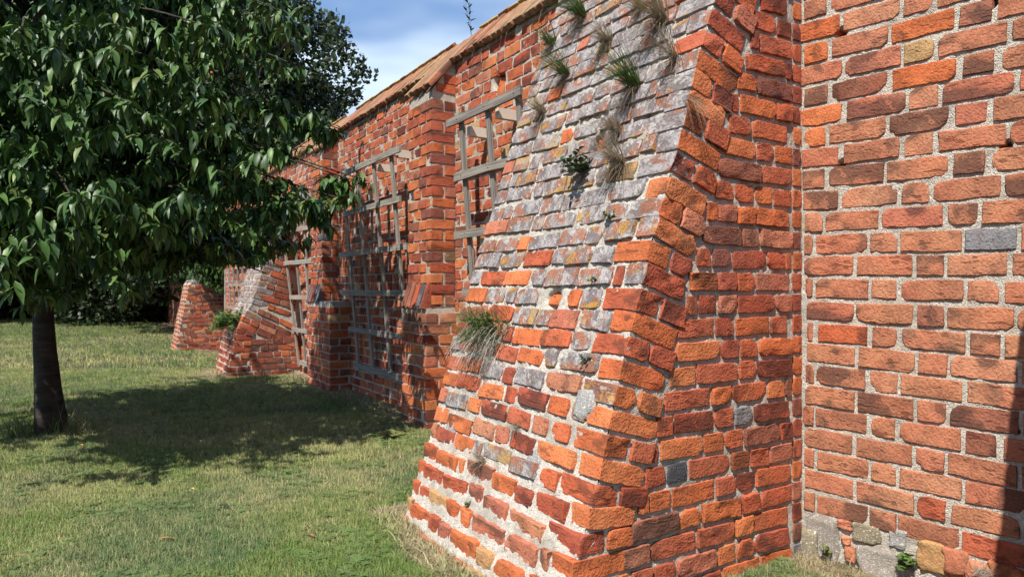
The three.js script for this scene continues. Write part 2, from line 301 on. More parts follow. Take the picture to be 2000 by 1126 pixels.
// neighbours in a wall tend to share a batch of clay: the first draw follows a slow noise
const clustered = (rn, a, b) => { let first = true; const n = clamp(0.5 + 1.1 * fbm3(a * 1.6 + 30, b * 1.6, 12, 2)); return () => { const v = rn(); if (first) { first = false; return Math.min(0.999, v * 0.5 + n * 0.5); } return v; }; };
const sideTone = rn => { const k = rn(); return k < 0.50 ? pick(M.red, rn) : k < 0.86 ? pick(M.orange, rn) : k < 0.94 ? pick(M.pink, rn) : pick(M.brown, rn); };
const paleTone = rn => { const k = rn(); return k < 0.72 ? pick(M.tan, rn) : k < 0.87 ? pick(M.pink, rn) : k < 0.94 ? pick(M.orange, rn) : k < 0.97 ? pick(M.brown.slice(0, 2), rn) : k < 0.98 ? pick(M.red, rn) : pick(M.yellow, rn); };

// ---------------------------------------------------------------- the wall right of the near buttress: courses read off the photograph (px / 2 + 1400)
const holes = [];                                     // [point, radius, depth] of missing mortar or bricks
const holed = (P, n) => { for (const [c, r, d] of holes) { const k = P.distanceTo(c); if (k < r) P.addScaledVector(n, -d * sstep(1, 0.55, k / r)); } return P; };
const EAVE = 3.98;
{
  const w = thing('brick_wall', 'pale orange brick wall right of the large near buttress', 'wall');
  const rows = [
    [345, 430, 450, 660, 680, 790, 810, 1050, 1070, 1300], [320, 480, 500, 715, 735, 845, 865, 1100, 1120, 1240], [345, 435, 455, 670, 685, 930, 950, 1075, 1100, 1340], [330, 490, 505, 720, 735, 850, 870, 1135, 1155, 1300], [345, 435, 455, 665, 690, 935, 965, 1085, 1120, 1380],
    [325, 490, 512, 740, 755, 865, 885, 1160, 1185, 1310], [345, 425, 445, 660, 680, 905, 935, 1058, 1085, 1360], [335, 475, 500, 715, 738, 845, 868, 1130, 1150, 1290], [338, 422, 442, 655, 668, 905, 930, 1050, 1080, 1350], [340, 475, 492, 705, 725, 830, 850, 1110, 1130, 1280],
    [348, 415, 428, 632, 650, 885, 908, 1020, 1040, 1310], [345, 375, 392, 590, 603, 708, 722, 958, 975, 1175, 1195, 1320], [345, 533, 550, 765, 785, 890, 905, 1135, 1160, 1290], [350, 375, 390, 593, 605, 705, 725, 965, 985, 1105, 1130, 1390], [355, 535, 550, 770, 787, 890, 905, 1165, 1180, 1300],
    [355, 375, 398, 590, 612, 708, 730, 972, 995, 1110, 1130, 1390], [355, 540, 558, 775, 792, 903, 918, 1175, 1195, 1320], [350, 380, 392, 582, 602, 708, 723, 960, 980, 1240], [350, 540, 555, 770, 788, 895, 915, 1180, 1200, 1330], [340, 380, 388, 587, 603, 698, 718, 955, 975, 1095, 1125, 1390],
    [345, 530, 548, 765, 782, 890, 908, 1175, 1195, 1320], [345, 380, 395, 592, 607, 700, 717, 960, 975, 1210], [348, 533, 552, 772, 788, 897, 917, 1185, 1205, 1330], [345, 385, 395, 590, 600, 703, 712, 947, 960, 1210]];
  const vc = [20, 63, 107, 148, 190, 230, 270, 310, 351, 393, 435, 478, 519, 562, 606, 648, 688, 729, 770, 811, 853, 893, 935, 978];
  const S = new Bricks(41, 'near'), rn = mulberry(5), F = SIDE;
  const runR = t => t;                                // t is negative to the right of the corner
  const drop = t => 0.02 * t;                         // the courses sink a little towards the right
  const put = (t0, t1, y, name) => { // t0 nearer the corner
    const tc = (t0 + t1) / 2, Y = YY.clone().addScaledVector(F.T, -0.02).normalize(), X = F.X.clone().addScaledVector(YY, -0.02).normalize();
    return S.add(F.W(tc, y + drop(tc), -BD / 2 + 0.005 + rn() * 0.006), X, Y, F.N, Math.abs(t1 - t0) + 0.003, BH * (1.02 + 0.07 * rn()), BD, paleTone(clustered(rn, tc, y)), name, rn() < 0.15 ? 'worn' : 'near', 0.8);
  };
  rows.forEach((r, k) => {
    const y = EYE - (vc[k] - 563) * 3.87 / FOCAL + 0.002;
    for (let i = 0; i < r.length; i += 2) put(F.tAt(1400 + r[i] / 2, 0), F.tAt(1400 + r[i + 1] / 2, 0), y);
    const e = F.tAt(1400 + r[r.length - 1] / 2, 0);
    for (const [a, b] of row(-e + 0.02, 1.5, (k % 2) * 0.15, rn)) if (a > -e) put(-a, -b, y);
  });
  for (let y = EYE + 543 * 3.87 / FOCAL + 0.121, k = 0; y < EAVE - 0.02; y += COURSE, k++) for (const [a, b] of row(0.01, 1.5, (k % 2) * 0.2, rn)) put(-a, -b, y);
  // bricks that stand out in the photograph
  for (const [u, v, m] of [[1588, 107, M.brown[2]], [1680, 170, M.brown[0]], [1905, 30, M.brown[1]], [1797, 105, M.yellow[0]], [1648, 652, M.red[2]], [1940, 420, M.grey[1]], [1820, 613, M.brown[1]], [1727, 655, M.yellow[1]], [1788, 325, M.tan[0]], [1590, 85, M.orange[0]], [1620, 55, M.orange[2]], [1595, 235, M.orange[1]], [1795, 40, M.orange[0]], [1790, 980, M.red[4]], [1940, 950, M.pink[0]], [1960, 1050, M.red[4]], [1890, 840, M.brown[0]], [1930, 815, M.brown[1]], [1760, 660, M.tan[3]]]) S.paint(u, v, m);
  const hole = (u, v, r, d) => { const t = F.tAt(u, 0), P = F.W(t, 0, 0); P.y = EYE - (v - 563) * -P.z / FOCAL; holes.push([P, r, d]); };
  hole(1643, 66, 0.034, 0.09); hole(1643, 321, 0.024, 0.08); hole(1965, 284, 0.026, 0.08); hole(1935, 3, 0.04, 0.09); hole(1990, 845, 0.012, 0.03);
  const top = EAVE + 0.06;
  part('mortar', sheet((a, b) => holed(F.W(lerp(0.02, -1.6, a), lerp(-0.15, top, b), 0), F.N), 170, 400, 1.6, 4.1, 0.0036, 3, F.N), M.mortar, w);
  part('core', box(F.W(-0.75, (top - 0.2) / 2, -0.36), 1.72, top + 0.2, 0.46, F.X, YY, F.N), M.rubble, w);
  // footing of field stones and broken brick under the first course
  const stone = (u, v, wd, h, mat, seed, out = 0.02) => {
    const t = F.tAt(u, 0), P = F.W(t, 0, 0), y = EYE - (v - 563) * -P.z / FOCAL, g = new THREE.IcosahedronGeometry(1, 3), A = g.attributes.position;
    for (let i = 0; i < A.count; i++) { const q = V().fromBufferAttribute(A, i), k = 1 + 0.36 * fbm3(q.x * 1.9 + seed, q.y * 1.9, q.z * 1.9, 4); const e = 0.42; q.set(Math.sign(q.x) * Math.abs(q.x) ** e, Math.sign(q.y) * Math.abs(q.y) ** e, Math.sign(q.z) * Math.abs(q.z) ** e).multiplyScalar(k); A.setXYZ(i, q.x * wd / 2, q.y * h / 2, q.z * 0.05 + 0.012 * fbm3(q.x * 2, q.y * 2, seed, 3)); }
    const U = g.attributes.uv; for (let i = 0; i < A.count; i++) U.setXY(i, A.getX(i) * 2 + seed, A.getY(i) * 2);
    g.applyMatrix4(new THREE.Matrix4().makeBasis(F.X, YY, F.N).setPosition(...F.W(t, y, -0.045 + out).toArray()));
    part('stone', mergeVerts(g), mat, w);
  };
  stone(1610, 1050, 0.17, 0.27, M.fieldstone, 3, 0.03); stone(1587, 1062, 0.09, 0.19, M.mossstone, 5, 0.05); stone(1652, 1024, 0.085, 0.05, M.pink[0], 7); stone(1655, 1054, 0.05, 0.045, M.tan[2], 8); stone(1692, 1042, 0.15, 0.10, M.mossstone, 9, 0.015); stone(1663, 1082, 0.06, 0.09, M.tan[0], 13); stone(1715, 1098, 0.21, 0.16, M.fieldstone, 14, 0.03);
  stone(1755, 1052, 0.09, 0.10, M.cement, 15, 0.01); stone(1822, 1088, 0.14, 0.15, M.yellow[0], 16, 0.02); stone(1868, 1100, 0.12, 0.13, M.tan[3], 17, 0.02); stone(1912, 1118, 0.13, 0.1, M.tan[2], 18, 0.02); stone(1965, 1122, 0.14, 0.1, M.orange[1], 19, 0.02); stone(1560, 1070, 0.06, 0.2, M.mortarGrey, 22, 0.02); stone(1760, 1120, 0.14, 0.1, M.fieldstone, 23, 0.02);
  S.build(w);
}
function mergeVerts(g) { const n = g.clone(); n.deleteAttribute('normal'); const m = mergeVertices(n, 1e-5); m.computeVertexNormals(); return m; }

// ---------------------------------------------------------------- sloping buttresses
const curve = pts => y => { if (y <= pts[0][0]) return pts[0][1]; for (let i = 1; i < pts.length; i++) if (y <= pts[i][0]) { const [a, b] = pts[i - 1], [c, d] = pts[i]; return lerp(b, d, (y - a) / (c - a)); } return pts[pts.length - 1][1]; };
// F frame, t0 the face towards the camera, t1 the far face, prof(y) how far the front stands out at height y
function buttress(F, t0, t1, prof, y0, y1, o) {
  const { root, seed, fam = 'near', sideFam = 'spall', frontFam = 'worn', tone, frontTone, level = [0.3, 0.8], back = 0, gaps = [], bulge = 0 } = o;
  const S = new Bricks(seed, fam), rn = mulberry(seed + 1), wd = t1 - t0;
  const slope = y => (prof(y + 0.12) - prof(y - 0.12)) / 0.24;
  const bend = (t, y) => bulge * (4 * (t - t0) * (t1 - t) / (wd * wd)) * sstep(2.4, 0.2, y) + 0.018 * fbm3(t * 1.7 + seed, y * 1.7, 0, 2);
  const basis = (y, k = 1) => { const s = slope(y) * k, U = YY.clone().addScaledVector(F.N, s).normalize(); return { U, Fn: F.X.clone().cross(U).normalize() }; };
  // front, course by course up the slope
  let j = 0;
  for (let y = y0 + 0.05; y < y1;) {
    const tilt = o.tilt ?? sstep(level[0], level[1], y), { U, Fn } = basis(y, tilt);
    const step = COURSE * (0.97 + 0.03 * rn()) / Math.sqrt(1 + slope(y) ** 2 * tilt), tight = o.slates ? sstep(0.9, 1.5, y) : 0, h = BH * (0.94 + 0.06 * rn() + 0.12 * tight), shingle = 0.055 * tight;
    const sway = (rn() - 0.5) * 0.012;
    let a = t0 - 0.006; let first = true;
    const arrisLong = j % 2 === 0;                      // stretcher along the side face, header to the front, and the other way round
    let k = j % 3;
    while (a < t1 - 0.03) {
      let l = first ? (arrisLong ? HL * (0.95 + 0.25 * rn()) : SL * (0.8 + 0.2 * rn())) : (k++ % 3 === 2 ? HL : SL) * (0.78 + 0.34 * rn());
      if (!first && rn() < 0.12) l *= 0.55;
      let e = a + l; if (t1 - e < 0.09) e = t1 + 0.006;
      const last = e > t1, d = first ? (arrisLong ? SL * (0.98 + 0.12 * rn()) : HL * (1 + 0.1 * rn())) : last ? 0.22 : 0.2;
      const tc = (a + e) / 2, yy = y + sway * (tc - t0) + (o.slates ? 0.03 : 0.014) * fbm3(tc * 2.2, y * 3 + seed, 4, 2), face = F.W(tc, yy, prof(yy) + bend(tc, yy));
      const jut = o.jut ?? 0.007, out = jut * 0.6 + rn() * jut * (o.slates && rn() < 0.2 ? 2.2 : 1), m = frontTone(rn, tc - t0, yy, first);
      const c = face.clone().addScaledVector(Fn, out - d / 2);
      const tiltB = first ? 0.4 : o.slates ? 2.1 : 1.4;
      if (first) { // its long flank shows on the side face
        const cs = sideFam === 'spall' && rn() < 0.35; S.add(cs ? c.addScaledVector(F.X, 0.014) : c, Fn.clone().negate(), U, F.X, d, h, e - a, m, 'corner_brick', cs ? 'spall' : fam, 0.5);
        if (o.deep && y > level[1] - 0.15) { let q = d + 0.016, kk = j; while (true) { const d2 = (kk++ % 3 ? SL : HL) * (0.85 + 0.3 * rn()), mid = face.clone().addScaledVector(Fn, out - q - d2 / 2).addScaledVector(F.X, (e - a) / 2 - 0.048), w = mid.clone().sub(F.o).dot(F.N); if (w < back + 0.04 || mid.y < 0.4) break; S.add(mid, Fn.clone().negate(), U, F.X, d2, h * (0.9 + 0.1 * rn()), 0.12, tone(rn), 'brick', fam); q += d2 + 0.02; } } else if (!arrisLong) { const d2 = SL - HL * 0.95 + (rn() - 0.5) * 0.03; S.add(face.clone().addScaledVector(Fn, out - d - 0.016 - d2 / 2).addScaledVector(F.X, (e - a) / 2 - 0.048), Fn.clone().negate(), U, F.X, d2, h * 0.97, 0.12, tone(rn), 'brick', rn() < 0.4 ? sideFam : fam); }
      } else {
        const U2 = U.clone().addScaledVector(Fn, -shingle).normalize(), F2 = F.X.clone().cross(U2); S.add(c, F.X, U2, F2, e - a, h * ((o.slates ? 0.88 : 0.95) + (o.slates ? 0.15 : 0.07) * rn()), d, m, 'front_brick', frontFam, tiltB);
      }
      a = e + (0.016 + 0.012 * rn()) * (1 - 0.5 * tight); first = false;
    }
    y += step; j++;
  }
  // near side: level courses between the wall and the tilted corner bricks
  const sideRow = (y, right) => {
    if (o.deep && right && y > 0.62) return;
    const yc = y + 0.07, tilt = o.tilt ?? sstep(level[0], level[1], yc), seam = prof(y + 0.09 * tilt) - 0.292 + (rn() - 0.5) * 0.035;
    if (seam < back + 0.1) return;
    const segs = row(back + (right && o.closer ? 0.105 : 0.012), seam, (Math.round(y / COURSE) % 3) * 0.12 + 0.03 * rn(), rn, 0.018, ['SH', 'SSH', 'HSH'][Math.floor(rn() * 3)]);
    for (const [a, b] of segs) {
      const c = F.W(0, y + 0.01 * fbm3(a * 3, y * 3, seed, 2), (a + b) / 2), t = right ? t0 : t1;
      const sp = right && rn() < 0.42, d = 0.12;
      c.addScaledVector(F.T, right ? t + d / 2 - 0.005 - rn() * 0.007 - (sp ? 0.012 : 0) : t - d / 2 + 0.008);
      S.add(c, right ? F.N.clone().negate() : F.N, YY, right ? F.X : F.T, b - a, BH * (0.91 + 0.07 * rn()), d, tone(rn), 'brick', sp ? sideFam : fam, right ? 1.2 : 1);
    }
    if (right && o.closer) S.add(F.W(t0 + 0.05, y + 0.004 * rn(), back + 0.05), F.N.clone().negate(), YY, F.X, 0.062 + 0.012 * rn(), BH * 0.98, 0.11, tone(rn), 'brick', 'near', 0.5);
  };
  for (let y = y0 + 0.06; y < y1 - 0.05; y += COURSE) { sideRow(y, true); if (o.farSide !== false) sideRow(y, false); }
  if (o.farSide !== false) for (let y = y0 + 0.06; y < y1; y += COURSE) if (prof(y) > back + 0.3) S.add(F.W(t1 - 0.06, y, prof(y) - 0.2), F.N, YY, F.T, 0.26, BH, 0.11, tone(rn), 'brick', 'mid');
  for (const [u, v, m] of o.paint || []) S.paint(u, v, m);
  for (const [u, v, r, d] of gaps) { const b = S.near(u, v); if (b) { const into = b.name === 'brick' ? F.T : F.N.clone().negate(); b.m.premultiply(new THREE.Matrix4().makeTranslation(...into.clone().multiplyScalar(0.045).toArray())); b.mat = M.orange[0]; holes.push([b.c.clone().addScaledVector(into, -0.06), r + 0.03, d + 0.05]); } }
  // mortar skin
  const res = o.res || 70, ny = Math.round((y1 - y0) * res), nt = Math.round(wd * res), np = Math.round(prof(y0) * res);
  const inset = o.inset ?? 0.008;
  const front = sheet((a, b) => { const y = lerp(y0 - 0.2, y1, b), t = lerp(t0 + inset * 0.5, t1 - inset * 0.5, 1 - a), P = F.W(t, y, prof(y) - inset * 0.6 + bend(t, y)); return holed(P, F.N); }, nt, ny, wd, y1 - y0, o.slates ? 0.0115 : 0.007, seed, F.N, true);
  const sideM = right => sheet((a, b) => { const y = lerp(y0 - 0.2, y1, b), t = right ? t0 : t1, e = prof(y) - inset * 0.6 + bend(t, y), P = F.W(right ? t + inset * 0.5 : t - inset * 0.5, y, lerp(e, back - 0.05, a)); return holed(P, right ? F.X : F.T); }, np, ny, prof(y0), y1 - y0, 0.006, seed + 5, right ? F.X : F.T, !right);
  const topCap = sheet((a, b) => F.W(lerp(t0, t1, a), y1, lerp(back - 0.05, prof(y1), b)), 2, 2, wd, 0.3, 0, 1);
  part('mortar', mergeGeometries([front, sideM(true), sideM(false), topCap]), o.mortar || M.mortarGrey, root);
  S.build(root, 300, o.hidden);
  return S;
}
const B1 = curve([[-0.2, 1.79], [0, 1.735], [0.36, 1.60], [0.64, 1.50], [0.96, 1.41], [1.2, 1.335], [1.45, 1.25], [1.69, 1.175], [2.0, 1.065], [2.36, 0.95], [2.58, 0.88], [2.82, 0.785], [3.3, 0.605], [3.7, 0.45], [4.1, 0.29]]);
const nearButtress = thing('brick_buttress', 'large near brick buttress with grey lichened sloping front and plants', 'buttress', 'sloping brick buttresses');
buttress(MAIN, 0, 1.69, B1, -0.06, 3.95, {
  root: nearButtress, seed: 77, closer: true, slates: true, bulge: 0.03, tone: sideTone,
  frontTone: (rn, t, y, first) => {
    const k = rn(), grey = sstep(0.65, 1.55, y + 0.3 * t) * (0.5 + 0.45 * sstep(1.3, 2.1, y));
    if (first) { const c = rn() < 0.5 ? pick(M.orange, rn) : pick(M.red, rn), pt = pick(M.patina.slice(0, 3), rn); return y > 1.0 && k < 0.45 + 0.4 * sstep(1.4, 2.4, y) ? [pt, pt, pt, pt, c, c] : c; }
    if (k < grey) return pick(y > 1.9 ? [M.patina[0], M.patina[0], M.patina[0], M.patina[1], M.patina[1], M.patina[2], M.patina[3]] : [M.patina[0], M.patina[1], M.patina[2], M.patina[1], M.patina[2], M.patina[0], M.patina[3]], rn);
    const q = rn(); return q < 0.4 ? pick(M.orange, rn) : q < 0.7 ? pick(M.red, rn) : q < 0.85 ? pick(M.pink, rn) : q < 0.95 ? pick(M.tan, rn) : pick(M.yellow, rn);
  },
  paint: [[1290, 928, M.grey[0]], [1335, 745, M.orange[1]], [1430, 820, M.grey[1]], [1020, 998, M.grey[1]], [1395, 525, M.brown[2]], [1000, 570, M.patina[3]], [1010, 540, M.patina[3]], [1120, 1085, M.tan[3]], [880, 965, M.yellow[1]], [1080, 590, M.patina[3]], [1190, 460, M.patina[3]], [950, 940, M.orange[1]], [1475, 180, M.brown[2]], [1535, 1055, M.grey[1]]],
  gaps: [[1140, 245, 0.08, 0.06], [1180, 105, 0.07, 0.05], [1185, 300, 0.06, 0.05], [1090, 600, 0.05, 0.03]],
});
for (const [u, v, d, w, h, s] of [[1143, 785, 3.42, 0.15, 0.14, 1], [1045, 905, 3.55, 0.15, 0.15, 2], [885, 830, 4.42, 0.16, 0.14, 3]]) { // grey cement patches on the sloping front
  const g = new THREE.IcosahedronGeometry(1, 3), A = g.attributes.position, U = g.attributes.uv; for (let i = 0; i < A.count; i++) { const q = V().fromBufferAttribute(A, i), e = 0.5, k = 1 + 0.55 * fbm3(q.x * 1.7 + s * 9, q.y * 1.7, q.z, 4); A.setXYZ(i, Math.sign(q.x) * Math.abs(q.x) ** e * w / 2 * k, Math.sign(q.y) * Math.abs(q.y) ** e * h / 2 * k, q.z * 0.022 + 0.008 * fbm3(q.x * 3, q.y * 3, s, 3)); U.setXY(i, A.getX(i) * 2, A.getY(i) * 2 + s); }
  let best, bd = 1e9; for (let t = 0; t < 1.69; t += 0.01) for (let y = 0; y < 3; y += 0.02) { const P = MAIN.W(t, y, B1(y)), q = px(P), e = Math.hypot(q.u - u, q.v - v); if (e < bd) { bd = e; best = P; } }
  const Un = YY.clone().addScaledVector(MAIN.N, -0.31).normalize();
  part('cement_patch', mergeVerts(g).applyMatrix4(new THREE.Matrix4().makeBasis(MAIN.X, Un, MAIN.X.clone().cross(Un)).setPosition(best.x, best.y, best.z)), M.cement, nearButtress);
}
// the buttress just outside the right edge of the picture, whose shadow lies on the wall
buttress(SIDE, -3.15, -1.40, B1, -0.06, 3.95, { root: thing('brick_buttress', 'brick buttress just right of the picture, its shadow on the wall', 'buttress', 'sloping brick buttresses'), seed: 88, tone: sideTone, frontTone: rn => sideTone(rn), fam: 'mid', frontFam: 'mid', sideFam: 'mid', res: 14 });
const B2 = curve([[-0.3, 1.30], [0.0, 1.27], [0.71, 1.13], [1.0, 1.0], [1.23, 0.87], [1.86, 0.68], [2.19, 0.56], [3.0, 0.3], [3.4, 0.15]]);
buttress(MAIN, 10.6, 11.98, B2, -0.12, 3.3, { root: thing('brick_buttress', 'second buttress beyond the trellises, tilted side bricks and pale worn slope', 'buttress', 'sloping brick buttresses'), seed: 97, level: [0.5, 0.9], deep: true, tone: rn => rn() < 0.3 ? pick(M.brown, rn) : wallTone(rn), frontTone: (rn, t, y) => y > 1.05 ? pick([M.patina[0], M.patina[0], M.patina[1]], rn) : pick(M.red, rn), fam: 'mid', frontFam: 'mid', sideFam: 'mid', res: 24, mortar: M.mortar });
const B3c = curve([[-0.6, 1.22], [-0.36, 1.17], [1.6, 0.80], [1.75, 0.70], [2.2, 0.30], [2.6, -0.25]]);
buttress(MAIN, 19.8, 21.2, B3c, -0.45, 2.5, { root: thing('brick_buttress', 'small far brick buttress at the end of the lawn, ivy above it', 'buttress', 'sloping brick buttresses'), seed: 107, back: -0.3, level: [9, 10], tone: wallTone, frontTone: (rn, t, y) => y > 1.6 ? M.patina[0] : pick([...M.orange, ...M.pink, ...M.tan], rn), fam: 'mid', frontFam: 'mid', sideFam: 'mid', res: 18, mortar: M.mortar });

// ---------------------------------------------------------------- wall bays, pilasters and their sloping coping
const RIDGE = { y: 4.40, p: -0.32 }, EAVEP = 0.065;
function coping(root, F, t0, t1, seed, eaveY = EAVE, eaveP = EAVEP, detail = true) {
  const rn = mulberry(seed), S = { list: [] };
  const A = V(0, eaveY + 0.02, eaveP), B = V(0, RIDGE.y, RIDGE.p), len = Math.hypot(B.y - A.y, B.z - A.z) + 0.005;
  const up = YY.clone().multiplyScalar(B.y - A.y).addScaledVector(F.N, B.z - A.z).normalize(), out = F.X.clone().cross(up).normalize();
  const geos = []; const n = Math.round((t1 - t0) / 0.098), wd = (t1 - t0) / n;
  for (let i = 0; i < n; i++) {
    const tc = t0 + (i + 0.5) * wd, lift = 0.016 * rn(), L = len * (0.98 + 0.05 * rn());
    const mid = F.W(tc, (A.y + B.y) / 2, (A.z + B.z) / 2).addScaledVector(out, -0.022 + lift).addScaledVector(up, (len - L) / 2 * 1.4);
    const v = COPING[Math.floor(rn() * COPING.length)], m = new THREE.Matrix4().makeBasis(F.X, up, out).multiply(new THREE.Matrix4().makeRotationZ((rn() - 0.5) * 0.05 + 0.03)).multiply(new THREE.Matrix4().makeRotationY((rn() - 0.5) * 0.08 + 0.05)).scale(V((wd - 0.013 + 0.006 * rn()) / 0.1, L / 0.5, 1)).setPosition(mid.x, mid.y, mid.z);
    const mat = pick(M.tileRow, rn);
    if (detail) { const o = new THREE.Mesh(v, mat); o.name = 'coping_brick'; o.castShadow = o.receiveShadow = true; o.applyMatrix4(m); root.add(o); }
    else { const g = v.clone().applyMatrix4(m), c = new Float32Array(g.attributes.position.count * 3); for (let k = 0; k < c.length; k += 3) c.set([mat.color.r, mat.color.g, mat.color.b], k); g.setAttribute('color', new THREE.BufferAttribute(c, 3)); geos.push(g); }
  }
  if (geos.length) { const o = part('coping_bricks', mergeGeometries(geos), M.mixed, root); o.userData.kind = 'stuff'; }
}
const COPING = [1, 2, 3, 4, 5, 6].map(s => brickGeo(0.1, 0.5, 0.06, 900 + s, { nx: 4, ny: 6, nz: 2, r: 0.008, rough: 0.003, chips: s % 3 }));
function bay(F, t0, t1, y0, top, o) {
  const { root, seed } = o, S = new Bricks(seed, o.fam || 'mid'), rn = mulberry(seed + 3);
  let k = 0;
  for (let y = y0 + 0.05; y < top - 0.03; y += COURSE, k++) for (const [a, b] of row(t0, t1, (k % 3) * 0.15 + 0.04 * rn(), rn, 0.017)) {
    const spl = rn() < 0.13;
    S.add(F.W((a + b) / 2, y + 0.008 * fbm3(a * 2, y * 2, seed, 2), -BD / 2 + 0.004 + 0.006 * rn() + (spl ? 0.012 : 0)), F.X, YY, F.N, b - a, BH * (0.98 + 0.06 * rn()), BD, (o.tone || wallTone)(rn), 'brick', spl ? 'spall' : o.fam || 'mid');
  }
  for (const [u, v] of o.gaps || []) { const b = S.near(u, v); if (b) { b.m.premultiply(new THREE.Matrix4().makeTranslation(...F.N.clone().multiplyScalar(-0.05).toArray())); b.mat = M.orange[0]; holes.push([b.c.clone().addScaledVector(F.N, 0.06), 0.12, 0.12]); } }
  const res = o.res || 30;
  part('mortar', sheet((a, b) => holed(F.W(lerp(t1, t0, a), lerp(y0 - 0.2, top, b), 0), F.N), Math.round((t1 - t0) * res), Math.round((top - y0) * res), t1 - t0, top - y0, 0.005, seed, F.N), o.mortar || M.mortar, root);
  const tk = 0.5; part('core', box(F.W((t0 + t1) / 2, (y0 - 0.3 + top) / 2, -0.13 - tk / 2), t1 - t0, top - y0 + 0.3, tk, F.X, YY, F.N), M.rubble, root);
  // gable under the coping and the ridge row
  if (o.coping !== false) {
    const cs = []; const Tn = F.T;
    const tri = new THREE.Shape([new THREE.Vector2(-0.72, 0), new THREE.Vector2(0.0, 0), new THREE.Vector2(RIDGE.p + 0.05, RIDGE.y - top - 0.06)]);
    const g = new THREE.ExtrudeGeometry(tri, { depth: t1 - t0, bevelEnabled: false }); g.applyMatrix4(new THREE.Matrix4().makeBasis(F.N, YY, F.N.clone().cross(YY)).setPosition(...F.W(F.N.clone().cross(YY).dot(Tn) > 0 ? t0 : t1, top, 0).toArray()));
    part('coping_bed', g, M.mortar, root);
    coping(root, F, t0, t1, seed + 9, EAVE, EAVEP, o.detail !== false);
    // far slope's bricks, their heads show along the ridge
    const r2 = mulberry(seed + 21), n = Math.round((t1 - t0) / 0.2), dn = YY.clone().multiplyScalar(-0.45).addScaledVector(F.N, -0.42).normalize(), on = dn.clone().cross(F.X).normalize(); if (on.y < 0) on.negate();
    const Xr = dn.clone().negate().cross(on);
    for (let i = 0; i < n; i++) { const tc = t0 + (i + 0.5) * (t1 - t0) / n, c = F.W(tc, RIDGE.y + 0.035 + 0.012 * r2(), RIDGE.p - 0.0).addScaledVector(dn, 0.23), gg = COPING[i % 6].clone(); const m = new THREE.Matrix4().makeBasis(Xr, dn.clone().negate(), on).scale(V(((t1 - t0) / n - 0.008) / 0.1, 1, 1)).setPosition(c.x, c.y, c.z); const q = new THREE.Mesh(COPING[i % 6], r2() < 0.5 ? M.tileLichen : pick(M.tileRow, r2)); q.name = 'ridge_brick'; q.castShadow = q.receiveShadow = true; q.applyMatrix4(m); root.add(q); }
  }
  S.build(root, o.limit ?? 300, o.hidden);
}
